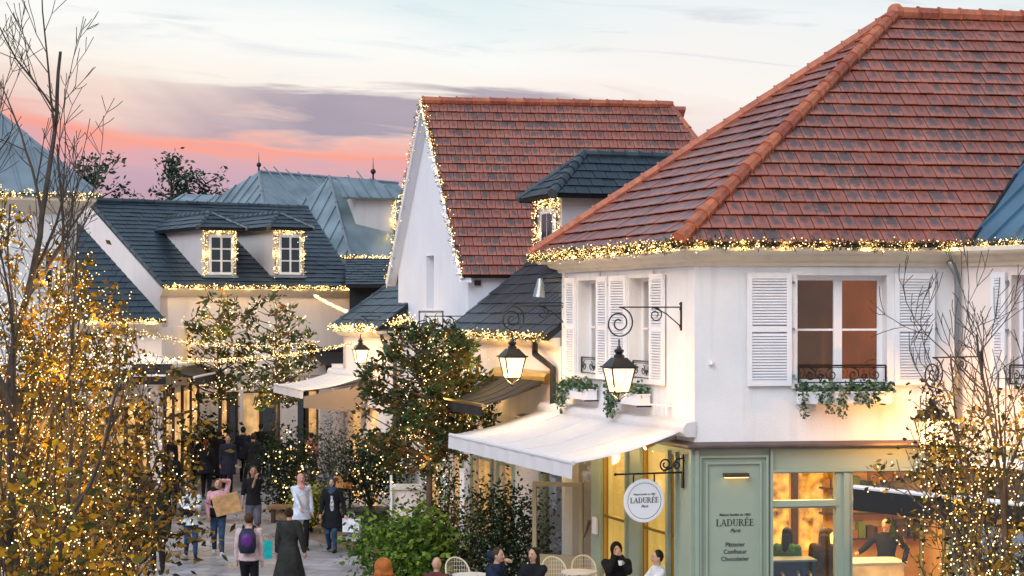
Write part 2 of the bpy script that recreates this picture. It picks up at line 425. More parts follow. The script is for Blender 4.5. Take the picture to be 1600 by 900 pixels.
tilemat('tile_red', (.30, .082, .048), (.40, .116, .068), (.49, .165, .10), (.085, .055, .05), .95, .36, .95)
tilemat('tile_dark', (.016, .030, .040), (.024, .042, .054), (.034, .054, .068), (.014, .022, .03), .5, .40, .5)
mat('ridge_red', (.46, .13, .06), .6, isl=[(.34, .085, .045), (.5, .15, .07)], var=.35, vs=9, bump=.2)
mat('ridge_dark', (.035, .05, .06), .4, isl=[(.022, .035, .045), (.05, .07, .08)], var=.2, vs=9)
mat('underlay', (.03, .015, .012), .9); mat('underlay_dark', (.008, .011, .014), .9)
mat('roof_metal', (.25, .32, .345), .38, .5, var=.35, vs=.9)
mat('roof_metal_dark', (.13, .24, .33), .36, .5, var=.3, vs=.9)
mat('awning_cream', (.80, .79, .80), .8, var=.04, vs=5, trans=.25)
mat('awning_tan', (.45, .33, .22), .8, trans=.2)
mat('awning_black', (.012, .012, .014), .8)
mat('garland_green', (.05, .035, .02), .8, isl=[(.02, .022, .01), (.09, .06, .03), (.05, .05, .02)])
emat('bulb', (1, .70, .28), 3.2, False, isl=[(1, .50, .10), (1, .84, .50)])
emat('lamp_core', (1, .72, .36), 14)
glassmat('lamp_glass', (.9, .88, .8), .06, (1, .68, .32), 1.1)
glassmat('glass', (.93, .95, .94), .05)
glassmat('glass_dark', (.62, .62, .6), .02)
glassmat('glass_soft', (.92, .92, .9), .0, k=.25)
mat('curtain_orange', (.46, .12, .025), .9, emis=(.8, .20, .03), es=.95, var=.35, vs=1.2, stain_or_fold=(.16, .035, .01, .9), etex=True)  # emission stands in for room light behind; streaks paint fold shading
mat('curtain_brown', (.24, .09, .035), .9, emis=(.6, .20, .05), es=.7, var=.4, vs=1.2, stain_or_fold=(.45, .17, .05, .8), etex=True)  # glow of the lit room put into the cloth, fold tones painted as streaks
mat('blind_yellow', (.72, .48, .12), .9, emis=(1, .60, .10), es=.80, var=.3, vs=1.0, stain_or_fold=(.45, .28, .05, .6), etex=True)  # emission replaces light shining through the blind
mat('amber_glow', (.72, .42, .16), .9, emis=(1, .55, .17), es=.95, var=.55, vs=2.2, stain_or_fold=(.25, .12, .04, .8), etex=True)  # emissive amber: painted glow of lit shop rooms, also on doors and fittings
mat('room_yellow', (.72, .42, .12), .9, var=.35, vs=2)
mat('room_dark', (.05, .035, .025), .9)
mat('wood', (.26, .13, .06), .5, var=.35, vs=6)
mat('wood_dark', (.07, .035, .02), .5, var=.3, vs=6)
mat('cane', (.62, .55, .44), .6, var=.1)
mat('stone_white', (.68, .63, .58), .7, var=.08, vs=2)
mat('brass', (.5, .33, .1), .35, .9)
mat('ivy', (.05, .1, .04), .5, isl=[(.03, .07, .035), (.06, .12, .05), (.10, .17, .09), (.20, .26, .18)], trans=.2, spec=.15)
mat('magnolia', (.04, .08, .03), .35, isl=[(.018, .04, .02), (.03, .065, .025), (.05, .10, .03), (.035, .07, .03), (.14, .07, .025), (.09, .09, .02), (.13, .10, .03), (.05, .06, .02)], trans=.2, spec=.15)
mat('lime_leaf', (.16, .3, .04), .5, isl=[(.05, .11, .018), (.12, .20, .03), (.24, .33, .05), (.08, .15, .025)], trans=.3, spec=.15)
mat('dark_leaf', (.02, .04, .02), .5, isl=[(.010, .020, .010), (.022, .040, .018), (.035, .055, .022)], trans=.15, spec=.15)
mat('conifer_leaf', (.05, .07, .04), .6, isl=[(.03, .045, .03), (.07, .08, .05), (.13, .11, .08)], spec=.15)
mat('autumn_leaf', (.5, .3, .03), .5, isl=[(.42, .22, .012), (.62, .38, .02), (.20, .10, .02), (.14, .12, .03), (.06, .07, .02), (.12, .08, .02)], trans=.35, spec=.15)
mat('olive_leaf', (.10, .11, .03), .5, isl=[(.03, .04, .015), (.07, .075, .02), (.20, .14, .025), (.40, .23, .025), (.06, .035, .015), (.03, .025, .012), (.28, .17, .03)], trans=.3, spec=.15)  # gold tones paint warm golden light into the olive leaf colours
mat('yellow_leaf', (.35, .32, .04), .5, isl=[(.22, .24, .03), (.45, .36, .05), (.30, .30, .05)], trans=.3, spec=.15)
mat('far_leaf', (.03, .06, .04), .6, isl=[(.02, .04, .025), (.035, .07, .04), (.05, .09, .05)], spec=.15)
mat('bark', (.075, .055, .042), .85, var=.4, vs=8, bump=.5, bs=20)
mat('bark_dark', (.035, .025, .02), .85, var=.4, vs=8)
mat('planter_dark', (.02, .02, .022), .6)
mat('lettering', (.03, .026, .02), .6)
mat('skin', (.52, .30, .2), .55); mat('skin_tan', (.36, .19, .115), .55); mat('lip', (.35, .08, .07), .5); mat('eye', (.01, .01, .01), .2)
# ---------------------------------------------------------------- ground
def ground_mat():
    global nt, N, L
    m = bpy.data.materials.new('paving'); m.use_nodes = True
    nt = m.node_tree; nt.nodes.clear(); N = nt.nodes.new; L = nt.links.new
    p = N('ShaderNodeBsdfPrincipled'); o = N('ShaderNodeOutputMaterial'); L(p.outputs[0], o.inputs[0])
    geo = N('ShaderNodeNewGeometry'); br = N('ShaderNodeTexBrick')
    mp = N('ShaderNodeMapping'); mp.inputs['Rotation'].default_value = (0, 0, R(18)); L(geo.outputs['Position'], mp.inputs[0]); L(mp.outputs[0], br.inputs[0])
    br.inputs['Scale'].default_value = 1.0; br.inputs['Brick Width'].default_value = .9; br.inputs['Row Height'].default_value = .45; br.inputs['Mortar Size'].default_value = .012
    br.inputs['Color1'].default_value = (.23, .23, .25, 1); br.inputs['Color2'].default_value = (.36, .36, .39, 1); br.inputs['Mortar'].default_value = (.08, .08, .085, 1)
    n = N('ShaderNodeTexNoise'); n.inputs['Scale'].default_value = .9; n.inputs['Detail'].default_value = 7; L(geo.outputs['Position'], n.inputs['Vector'])
    f = ramp_node(n.outputs[0], [(.35, (.6, .6, .62)), (.65, (1.15, 1.15, 1.15))])
    L(mixc(1.0, br.outputs[0], f, 'MULTIPLY'), p.inputs['Base Color'])
    L(ramp_node(n.outputs[0], [(.35, (.25,) * 3), (.6, (.6,) * 3)]), p.inputs['Roughness'])
    b = N('ShaderNodeBump'); b.inputs['Strength'].default_value = .4; b.inputs['Distance'].default_value = .02; L(br.outputs['Fac'], b.inputs['Height']); b.invert = True; L(b.outputs[0], p.inputs['Normal'])
    M['paving'] = m
ground_mat()
mat('earth_paving', (.22, .15, .11), .8, var=.3, vs=1.5, bump=.2)
g = MB(); g.add([(-600, -50, 0), (600, -50, 0), (600, 1200, 0), (-600, 1200, 0)], [(0, 1, 2, 3)]); g.build('street_paving', 'paving', kind='structure')

# ---------------------------------------------------------------- corner building with the red hipped roof
C0 = (2.77, 27.2)
FA = Fr(C0, (.989, .148)); FL = Fr(C0, (-.321, .947), (-.947, -.321))
V0u = FA.u(1490); V0 = FA.p(V0u, 0, 0)
FI = Fr((V0.x, V0.y), (.6, -.8), (-.8, -.6))
ZB, ZC = 3.36, 6.12                 # top of shopfront band, underside of cornice
LA = 5.8
A = empty('corner_building', FL.p(0, 0, 0), 'white two storey corner house with weathered red tiled hip roof and sage green shopfront', 'building')
u0, u1 = FA.u(1245), FA.u(1385); zt, zb = FA.z(430, u0), FA.z(601, u0)
ops_up = [(u0, u1, zb, zt)]
mb = MB(); wall(mb, FA, 0, V0u + .25, ZB, ZC + .2, .32, ops_up)
# left facade windows
LW = []
for pa, pb, yt, yb in ((985, 1018, 430, 594), (905, 935, 434, 582)):
    a, b = FL.u(pb), FL.u(pa); zt_, zb_ = FL.z(yt, (a + b) / 2), FL.z(yb, (a + b) / 2); LW.append((a, b, 4.27, 5.93))
wall(mb, FL, 0, LA, ZB, ZC + .2, .32, LW)
# hidden back walls
B1 = FL.p(LA, 0, 0); BR = FA.p(V0u + .25, 0, 0)
back = Fr((B1.x, B1.y), FA.d, -FA.n); mb.fb(back, 0, 6.5, -.3, 0, 0, ZC + .2)
mb.build('wall', 'plaster_white', A)
# window surrounds (slightly raised plain bands)
mb = MB()
for fr, ws in ((FA, ops_up), (FL, LW)):
    for a, b, c, d_ in ws:
        e = .12; mb = MB()
        mb.fb(fr, a - e, a, 0, .025, c - .06, d_ + e); mb.fb(fr, b, b + e, 0, .025, c - .06, d_ + e); mb.fb(fr, a, b, 0, .025, d_, d_ + e); mb.build('window_surround', 'plaster_white', A)
# cornice following the eaves: profile swept round the corner
def cornice(name, frames, prof, m, parent):
    """frames: list of plan points; prof: list of (outward, z)"""
    mb = MB(); n = len(frames); offs = []
    for i in range(n):
        if i == 0: t = (frames[1] - frames[0]).normalized(); nr = Vector((t.y, -t.x)); s = 1
        elif i == n - 1: t = (frames[i] - frames[i - 1]).normalized(); nr = Vector((t.y, -t.x)); s = 1
        else:
            t1 = (frames[i] - frames[i - 1]).normalized(); t2 = (frames[i + 1] - frames[i]).normalized()
            n1 = Vector((t1.y, -t1.x)); n2 = Vector((t2.y, -t2.x)); nr = (n1 + n2).normalized(); s = 1 / max(.3, nr.dot(n1))
        offs.append((nr, s))
    k = len(prof)
    for i, p in enumerate(frames):
        for (v, z) in prof: q = p + offs[i][0] * offs[i][1] * v; mb.v.append(Vector((q.x, q.y, z)))
    for i in range(n - 1):
        for j in range(k - 1): mb.f.append((i * k + j, (i + 1) * k + j, (i + 1) * k + j + 1, i * k + j + 1)); mb.mi.append(0)
    for i in (0, n - 1): mb.f.append(tuple(i * k + j for j in range(k))[::1 if i else -1]); mb.mi.append(0)
    return mb.build(name, m, parent)
P2 = lambda v: Vector((v.x, v.y))
PROF = [(0, 6.08), (.05, 6.08), (.06, 6.13), (.16, 6.17), (.20, 6.23), (.34, 6.26), (.38, 6.30), (.38, 6.36), (.30, 6.37), (0, 6.37)]
cornice('cornice', [P2(back.p(1.2, 0, 0)), P2(FL.p(LA, 0, 0)), Vector(C0), P2(FA.p(V0u, 0, 0))], PROF, 'cornice', A)
# roof
E1 = FL.p(0, 0, 0); OV = .42
def corner_off(p, n1, n2, v): 
    nr = (n1 + n2).normalized(); return Vector((p[0], p[1])) + nr * v / nr.dot(n1)
ec = corner_off(C0, FA.n, FL.n, OV); el_ = corner_off((B1.x, B1.y), FL.n, back.n, OV)
ZE = 6.40
apex = Vector((6.81, 31.8, 10.63))
er = FA.p(V0u + .1, OV, 0)
ridge_end = apex + Vector((FA.d.x, FA.d.y, 0)) * 7
vdir = Vector((1.56, 1.97, 1.67))
ec3, el3, er3 = Vector((ec.x, ec.y, ZE)), Vector((el_.x, el_.y, ZE)), Vector((er.x, er.y, ZE))
vt = er3 + vdir * 2.6
tiles('roof', [ec3, er3, vt, ridge_end, apex], .23, .315, 'tile_red', 'underlay', A, seed=3)
tiles('roof', [ec3, el3, apex], .23, .315, 'tile_red', 'underlay', A, seed=4)
eb = el3 + Vector((FA.d.x, FA.d.y, 0)) * 13
mb = MB(); mb.poly([el3, eb, ridge_end, apex]); mb.build('roof', 'tile_red', A)
mb = MB(); ridge(mb, ec3 + Vector((0, 0, .05)), apex + Vector((0, 0, .05)), .115, .36); ridge(mb, el3 + Vector((0, 0, .04)), apex + Vector((0, 0, .04)), .11, .36)
ridge(mb, apex + Vector((0, 0, .05)), ridge_end, .115, .4); mb.sph(apex + Vector((0, 0, .06)), .16, 8, 6)
mb.build('ridge_cap', 'ridge_red', A, smooth=False)
# window builder
def window(fr, a, b, z0, z1, parent, set_=.24, nx=2, bars=(.5,), fw=.06, m='white_paint', curt=('curtain_orange', 'curtain_orange'), sill=True, gl='glass_dark', room=True):
    f = MB(); v0, v1 = -set_ - .05, -set_
    f.fb(fr, a, a + fw, v0, v1, z0, z1); f.fb(fr, b - fw, b, v0, v1, z0, z1); f.fb(fr, a + fw, b - fw, v0, v1, z1 - fw, z1); f.fb(fr, a + fw, b - fw, v0, v1, z0, z0 + fw)
    wd = (b - a - 2 * fw) / nx
    for i in range(1, nx): x = a + fw + wd * i; f.fb(fr, x - fw * .9, x + fw * .9, v0 + .005, v1 + .012, z0 + fw, z1 - fw)
    for i in range(nx):
        xa = a + fw + wd * i + (fw * .9 if i else 0); xb = a + fw + wd * (i + 1) - (fw * .9 if i < nx - 1 else 0)
        for q in bars: z = z0 + (z1 - z0) * q; f.fb(fr, xa, xb, v0 + .01, v1 - .005, z - .016, z + .016)
    wo = f.build('window', m, parent)
    p = MB(); p.fb(fr, a + .02, b - .02, v0 + .018, v0 + .024, z0 + .02, z1 - .02); p.build('pane', gl, wo)
    if curt:
        cm = MB(); k = 14; 
        for i in range(k):
            xa = a + (b - a) * i / k; xb = a + (b - a) * (i + 1) / k; w_ = v0 - .12
            cm.add([fr.p(xa, w_ + .045 * math.sin(i * 1.9), z0), fr.p(xb, w_ + .045 * math.sin((i + 1) * 1.9), z0), fr.p(xb, w_ + .045 * math.sin((i + 1) * 1.9), z1), fr.p(xa, w_ + .045 * math.sin(i * 1.9), z1)], [(0, 1, 2, 3)])
            cm.mi[-1] = 0 if i < k / 2 else 1
        cm.build('curtain', [curt[0], curt[1]], wo)
    if sill:
        s_ = MB(); s_.fb(fr, a - .1, b + .1, -.2, .06, z0 - .055, z0 + .003); s_.build('sill', 'plaster_white', wo)
    return wo
def shutter(fr, a, b, z0, z1, parent, v=.03, m='white_paint'):
    s = MB(); t = .045; e = .075
    s.fb(fr, a, a + e, v, v + t, z0, z1); s.fb(fr, b - e, b, v, v + t, z0, z1)
    for z in (z0, (z0 + z1) / 2 - .04, z1 - .09): s.fb(fr, a + e, b - e, v + .001, v + t - .001, z, z + .09)
    zz = z0 + .1
    while zz < z1 - .11:
        if not (z0 + z1) / 2 - .06 < zz < (z0 + z1) / 2 + .04:
            q = [fr.p(a + e, v + t - .004, zz), fr.p(b - e, v + t - .004, zz), fr.p(b - e, v + .006, zz + .03), fr.p(a + e, v + .006, zz + .03)]
            s.prism(q, (0, 0, .012))
        zz += .044
    o = s.build('shutter', m, parent)
    for z in (z0 + .15, (z0 + z1) / 2, z1 - .15): h = MB(); h.fb(fr, b, b + .05, v + .01, v + .04, z - .02, z + .02); h.build('hinge', 'zinc', o)
    return o
wo = window(FA, u0, u1, zb, zt, A, set_=.2, curt=('curtain_brown', 'curtain_orange'), fw=.075)
zs0, zs1 = FA.z(603, .8), FA.z(426, .8)
shutter(FA, FA.u(1166), FA.u(1235), zs0, zs1, A); shutter(FA, FA.u(1396), FA.u(1458), zs0, zs1, A)
for (a, b, c, d_) in LW:
    window(FL, a, b, c, d_, A, set_=.2, curt=('curtain_brown', 'curtain_brown'), fw=.05)
shutter(FL, FL.u(1042), LW[0][0] - .06, 4.22, 5.98, A); shutter(FL, LW[0][1] + .06, FL.u(957), 4.22, 5.98, A)
shutter(FL, FL.u(954), LW[1][0] - .06, 4.22, 5.98, A); shutter(FL, LW[1][1] + .06, FL.u(888), 4.22, 5.98, A)
# scroll railing
def spiral(fr, cu, cz, r0, r1, turns, a0, v=.02, n=26, sgn=1):
    return [fr.p(cu + (r0 + (r1 - r0) * i / n) * math.cos(a0 + sgn * 2 * math.pi * turns * i / n), v, cz + (r0 + (r1 - r0) * i / n) * math.sin(a0 + sgn * 2 * math.pi * turns * i / n)) for i in range(n + 1)]
def railing(fr, a, b, z0, z1, parent, v=.03, cells=4):
    m = MB(); m.tube([fr.p(a, v, z1), fr.p(b, v, z1)], .014, 5); m.tube([fr.p(a, v, z0), fr.p(b, v, z0)], .011, 5); m.tube([fr.p(a, v, z1 - .03), fr.p(b, v, z1 - .03)], .007, 4)
    for x in (a, b): m.tube([fr.p(x, v, z0), fr.p(x, v, z1)], .016, 5)
    w_ = (b - a) / cells; r = min(w_ * .3, (z1 - z0) * .4)
    for i in range(cells):
        x = a + w_ * (i + .5); zc = (z0 + z1) / 2 - .01; s = 1 if i % 2 else -1
        m.tube(spiral(fr, x, zc, r, r * .15, 1.4, R(90), v, 22, s), .009, 4)
        m.tube(spiral(fr, x - s * w_ * .45, zc - r * .3, r * .55, r * .1, 1.2, R(-90), v, 16, -s), .008, 4)
    return m.build('railing', 'iron', parent)
railing(FA, u0 + .02, u1 - .02, zb + .03, zb + .29, A)
for (a, b, c, d_) in LW: railing(FL, a + .02, b - .02, c + .03, c + .30, A, -.04, 3)
# copper band and sage shopfront
mb = MB(); 
cornice('band', [P2(FL.p(8.0, 0, 0)), Vector(C0), P2(FA.p(V0u, 0, 0))], [(0, 3.30), (.14, 3.30), (.16, 3.33), (.16, 3.36), (.02, 3.40), (0, 3.40)], 'copper', A)
DZ = .3                                     # terrace and shop floor level
def gz(py, u, fr=FA, v=0): return fr.z(py, u, v)
# front shopfront openings
uP0, uP1 = FA.u(1207), FA.u(1307); uQ0, uQ1 = FA.u(1333), V0u - .05
zt2, zm1, zm0 = gz(740, uP0), gz(783, uP0), gz(795, uP0)
mb = MB(); wall(mb, FA, 0.0, V0u + .25, 0, 3.30, .14, [(uP0, uP1, zm1, zt2), (uP0, uP1, .75, zm0), (uQ0, uQ1, zm1, zt2), (uQ0, uQ1, .75, zm0)], v=-.02)
# left shopfront below awning
LOP = []
for pa, pb in ((940, 978), (1002, 1042), (1046, 1056)):
    LOP.append((FL.u(pb), FL.u(pa), DZ + .12, 3.15))
LOP.append((FL.u(922), FL.u(846), DZ + .02, 3.0))
wall(mb, FL, 0, 7.1, 0, 3.30, .14, LOP, v=-.02)
mb.build('shopfront', 'sage', A)
# mouldings
mb = MB()
a, b = FA.u(1092), FA.u(1200); z0_, z1_ = .4, gz(712, a)
for e, v in ((0, .03), (.10, .018)):
    mb.fb(FA, a + e, a + e + .035, -.02, v, z0_, z1_ - e); mb.fb(FA, b - e - .035, b - e, -.02, v, z0_, z1_ - e); mb.fb(FA, a + e + .035, b - e - .035, -.02, v, z1_ - e - .035, z1_ - e)
mb.fb(FA, .0, .06, -.02, .05, 0, 3.28); mb.fb(FA, FA.u(1203), uP0, -.02, .045, 0, 3.28); mb.fb(FA, FA.u(1318), FA.u(1327), -.02, .02, 0, zt2)
for p0_, p1_ in ((uP0, uP1), (uQ0, uQ1)):
    mb.fb(FA, p0_, p1_, -.02, .02, zm0 + .03, zm1 - .03)
mb.fb(FA, FA.u(1207), V0u, -.02, .04, zt2 + .02, zt2 + .06)
for x0_, x1_, _, _ in LOP[:3]:
    mb.fb(FL, x0_ - .05, x0_, -.02, .03, DZ, 3.2); mb.fb(FL, x1_, x1_ + .05, -.02, .03, DZ, 3.2)
mb.fb(FL, 0.01, .08, -.02, .05, 0, 3.28)
mb.build('moulding', 'sage', A)
mb = MB(); 
for x0_, x1_, z_, z2_ in ((uP0, uP1, zm1, zt2), (uP0, uP1, .75, zm0), (uQ0, uQ1, zm1, zt2), (uQ0, uQ1, .75, zm0)): mb.fb(FA, x0_, x1_, -.09, -.082, z_, z2_)
mb.build('shop_window', 'glass', A)
mb = MB()
for x0_, x1_, z_, z2_ in LOP: mb.fb(FL, x0_, x1_, -.09, -.082, z_, z2_)
mb.build('shop_window', 'glass_soft', A)
mb = MB()
for x0_, x1_, z_, z2_ in LOP[:3]: mb.fb(FL, x0_ + .01, x1_ - .01, -.125, -.12, z_, z2_)
mb.build('blind', 'blind_yellow', A)
# thin brass frames
mb = MB()
for x0_, x1_, z_, z2_ in LOP[:3]:
    mb.fb(FL, x0_, x0_ + .035, -.08, -.03, z_, z2_); mb.fb(FL, x1_ - .035, x1_, -.08, -.03, z_, z2_); mb.fb(FL, x0_ + .035, x1_ - .035, -.08, -.04, 1.85, 1.89)
mb.build('window_frame', 'brass', A)
# room behind the shopfront
mb = MB(); r0 = Fr(C0, FA.d)
zc_ = 3.28
pts = [FA.p(.35, -.2, 0), FA.p(V0u + .2, -.2, 0), FA.p(V0u + 1.2, -4.3, 0), FA.p(-.2, -4.6, 0)]
fl_ = [Vector((p.x, p.y, DZ)) for p in pts]; cl_ = [Vector((p.x, p.y, zc_)) for p in pts]
mb.add(fl_ + cl_, [(4, 5, 6, 7), (1, 2, 6, 5), (2, 3, 7, 6), (3, 0, 4, 7)]); mb.build('room', 'room_yellow', A)
mb = MB(); mb.add(fl_, [(0, 1, 2, 3)]); mb.build('floor', 'wood', A)
li = bpy.data.lights.new('ceiling_lamp', 'AREA'); li.energy = 260; li.color = (1, .66, .25); li.shape = 'RECTANGLE'; li.size = 2.6; li.size_y = 2.2
lo = bpy.data.objects.new('ceiling_lamp', li); col.objects.link(lo); q = FA.p(2.3, -1.7, 3.2); lo.location = q - A.location; lo.parent = A
# room fittings: framed panels, shelves, bright frames on the back wall
BW = Fr((FA.p(-.2, -4.45, 0).x, FA.p(-.2, -4.45, 0).y), FA.d)
mb = MB()
for i in range(6): mb.fb(BW, .4 + i * .95, .4 + i * .95 + .75, 0, .05, 1.0 + (i % 2) * .1, 2.6)
mb.build('wall_panel', mat('panel_glow', (.85, .45, .10), .5, var=.97, vs=4.5, emis=(1, .42, .06), es=.7, etex=True), A)  # panels emit: bright and dark lamplit patches painted into their colour
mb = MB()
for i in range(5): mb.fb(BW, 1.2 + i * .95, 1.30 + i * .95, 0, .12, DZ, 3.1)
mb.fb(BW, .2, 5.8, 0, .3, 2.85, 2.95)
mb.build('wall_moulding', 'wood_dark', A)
rs_ = random.Random(77)
for k, (ua_, zz) in enumerate(((.5, 1.25), (.5, 1.7), (.5, 2.15), (3.6, 1.35), (3.6, 1.8), (3.6, 2.25))):
    q = BW.p(ua_, .2, zz); t = empty('wall_shelf', q, ('lower', 'middle', 'upper')[k % 3] + ' dark shelf of colourful pastry boxes on the ' + ('left' if k < 3 else 'right') + ' back wall of the shop', 'shelf', 'shelves inside the corner shop')
    mb = MB(); mb.fb(BW, ua_, ua_ + 1.9, .06, .36, zz - .03, zz); mb.build('board', 'wood_dark', t); x = ua_ + .05; bx = [MB(), MB(), MB()]
    while x < ua_ + 1.75:
        wd_ = rs_.uniform(.07, .2); bx[rs_.randrange(3)].fb(BW, x, x + wd_, .1, .3, zz, zz + rs_.uniform(.1, .3)); x += wd_ + rs_.uniform(.01, .07)
    for i_, (b_, c_) in enumerate(zip(bx, ('lime_leaf', 'copper', 'brass'))):
        if b_.v: tag(b_.build('pastry_boxes', c_, t), kind='stuff')
# counter with a coffee machine and pastry case: things of their own
co = FA.p(3.35, -1.55, DZ)
t = empty('shop_counter', co, 'pale curved shop counter standing in front of the barista', 'counter'); mb = MB()
fc = Fr((co.x, co.y), FA.d); mb.fb(fc, -.75, .45, -.3, .3, DZ, 1.28); mb.build('counter_body', 'amber_glow', t); mb = MB(); mb.fb(fc, -.8, .5, -.34, .34, 1.28, 1.33); mb.build('worktop', 'stone_white', t)
co = FA.p(FA.u(1252), -.55, 1.12)
t = empty('coffee_machine', co, 'dark blue coffee machine with steel top behind the left shop window', 'coffee machine'); fc = Fr((co.x, co.y), FA.d)
mb = MB(); mb.fb(fc, -.38, .34, -.2, .2, 1.12, 1.50); mb.build('machine_body', mat('navy', (.015, .03, .06), .3), t)
mb = MB(); mb.fb(fc, -.4, .36, -.22, .22, 1.50, 1.53); mb.build('machine_top', 'zinc', t)
mb = MB()
for x in (-.2, .05, .24): mb.cap(fc.p(x, .2, 1.33), fc.p(x, .27, 1.29), .035, .03); mb.cap(fc.p(x, .27, 1.29), fc.p(x, .36, 1.27), .012, .01)
mb.build('brew_head', 'zinc', t)
t = empty('service_table', FA.p(FA.u(1252), -.55, DZ), 'dark service table carrying the coffee machine behind the window', 'table')
mb = MB(); mb.fb(fc, -.5, .5, -.28, .28, 1.06, 1.12); mb.build('tabletop', 'wood_dark', t)
for x in (-.45, .42):
    for y in (-.25, .22): mb = MB(); mb.fb(fc, x, x + .04, y, y + .04, DZ, 1.06); mb.build('leg', 'wood_dark', t)
t = empty('pendant_lamp', FA.p(FA.u(1275), -1.9, 2.6), 'wide glowing strip lamp hanging inside behind the transom window', 'lamp'); fc = Fr((t.location.x, t.location.y), FA.d)
mb = MB(); mb.fb(fc, -.45, .55, -.05, .05, 2.86, 2.92); mb.build('light_tube', 'lamp_core', t)
mb = MB(); mb.tube([fc.p(-.3, 0, 2.92), fc.p(-.3, 0, 3.27)], .01, 4); mb.tube([fc.p(.4, 0, 2.92), fc.p(.4, 0, 3.27)], .01, 4); mb.build('cord', 'iron', t)
# back of the left shop: wall beyond the glass door
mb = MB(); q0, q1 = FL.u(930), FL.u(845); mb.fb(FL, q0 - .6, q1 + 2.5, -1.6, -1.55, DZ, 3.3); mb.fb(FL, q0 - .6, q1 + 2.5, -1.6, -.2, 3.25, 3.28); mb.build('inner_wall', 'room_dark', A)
mb = MB(); mb.fb(FL, q0 + .1, q0 + .4, -1.2, -.9, DZ, 3.0); mb.build('inner_pillar', 'amber_glow', A)

# writing ------------------------------------------------------------------
def strokes_letter(ch):
    T, t = .17, .055; P = []
    def rect(x0, y0, x1, y1): P.append([(x0, y0), (x1, y0), (x1, y1), (x0, y1)])
    def arc(cx, cy, rx, ry, a0, a1, wt):
        n = 10
        for i in range(n):
            b0 = R(a0 + (a1 - a0) * i / n); b1 = R(a0 + (a1 - a0) * (i + 1) / n)
            w0 = t + (wt - t) * abs(math.cos(b0)); w1 = t + (wt - t) * abs(math.cos(b1))
            P.append([(cx + (rx - w0) * math.cos(b0), cy + (ry - t) * math.sin(b0)), (cx + rx * math.cos(b0), cy + ry * math.sin(b0)), (cx + rx * math.cos(b1), cy + ry * math.sin(b1)), (cx + (rx - w1) * math.cos(b1), cy + (ry - t) * math.sin(b1))])
    def stem(x): rect(x, 0, x + T, 1); 
    def serif(x, y, w_=.36): rect(x + T / 2 - w_ / 2, y, x + T / 2 + w_ / 2, y + t * .8)
    if ch == 'L': stem(.1); serif(.1, 0); serif(.1, 1 - t * .8); rect(.27, 0, .68, t); P.append([(.62, 0), (.68, 0), (.70, .3), (.66, .3)]); return P, .74
    if ch == 'A':
        P.append([(.06, 0), (.12, 0), (.44, 1), (.38, 1)]); P.append([(.62, 0), (.80, 0), (.48, 1), (.36, 1)]); rect(.2, .33, .62, .33 + t); rect(-.02, 0, .22, t * .8); rect(.55, 0, .88, t * .8); return P, .86
    if ch == 'D': stem(.1); serif(.1, 0, .3); serif(.1, 1 - t * .8, .3); rect(.2, 0, .42, t); rect(.2, 1 - t, .42, 1); arc(.4, .5, .42, .5, -90, 90, T); return P, .88
    if ch == 'U': rect(.12, .3, .29, 1); rect(.66, .3, .72, 1); serif(.12, 1 - t * .8); serif(.605, 1 - t * .8, .3); arc(.42, .32, .30, .32, 180, 360, .1); return P, .86
    if ch == 'R': stem(.1); serif(.1, 0); serif(.1, 1 - t * .8, .3); rect(.2, 1 - t, .4, 1); rect(.2, .48, .4, .48 + t); arc(.38, .75, .30, .25, -90, 90, .15); P.append([(.36, .5), (.52, .5), (.86, 0), (.66, 0)]); rect(.62, 0, .92, t * .8); return P, .88
    if ch in 'EÉ':
        stem(.1); serif(.1, 0, .3); serif(.1, 1 - t * .8, .3); rect(.2, 0, .66, t); rect(.2, 1 - t, .64, 1); rect(.2, .48, .52, .48 + t)
        P.append([(.60, 0), (.66, 0), (.69, .26), (.65, .26)]); P.append([(.58, 1), (.64, 1), (.64, .76), (.60, .76)]); rect(.48, .38, .52, .64)
        if ch == 'É': P.append([(.30, 1.08), (.38, 1.08), (.56, 1.3), (.42, 1.3)])
        return P, .74
def word(fr, s, cu, z, h, v, parent, m='lettering', name='lettering'):
    tot = sum(strokes_letter(c)[1] for c in s) * h; x = cu - tot / 2; mb = MB(); k = 0
    for c in s:
        P, wd = strokes_letter(c)
        for q in P: k += 1; vv = v + .0002 * (k % 7); mb.prism([fr.p(x + a * h, vv, z + b * h) for a, b in q], fr.p(0, .004, 0) - fr.p(0, 0, 0))
        x += wd * h
    return mb.build(name, m, parent)
def text(fr, s, cu, z, size, v, parent, m='lettering', shear=0.0, bold=.0):
    c = bpy.data.curves.new('lettering', 'FONT'); c.body = s; c.size = size; c.align_x = 'CENTER'; c.extrude = .003; c.shear = shear; c.offset = bold
    o = bpy.data.objects.new('tmp', c); col.objects.link(o); dg = bpy.context.evaluated_depsgraph_get(); me = bpy.data.meshes.new_from_object(o.evaluated_get(dg))
    bpy.data.objects.remove(o)
    d3 = Vector((fr.d.x, fr.d.y, 0)); n3 = Vector((fr.n.x, fr.n.y, 0)); base = fr.p(cu, v, z) - root_loc(parent)
    for vt_ in me.vertices: q = vt_.co.copy(); vt_.co = base + d3 * q.x + Vector((0, 0, 1)) * q.y + n3 * (q.z + .003)
    me.materials.clear(); me.materials.append(M[m]); ob = bpy.data.objects.new('lettering', me); col.objects.link(ob); ob.parent = parent; return ob
cu = FA.u(1149)
word(FA, 'LADURÉE', cu, gz(822, cu), .105, -.018, A)
text(FA, 'Maison fondée en 1862', cu, gz(806, cu), .052, -.019, A, bold=.0006)
text(FA, 'Paris', cu, gz(832, cu), .085, -.019, A, shear=.45)
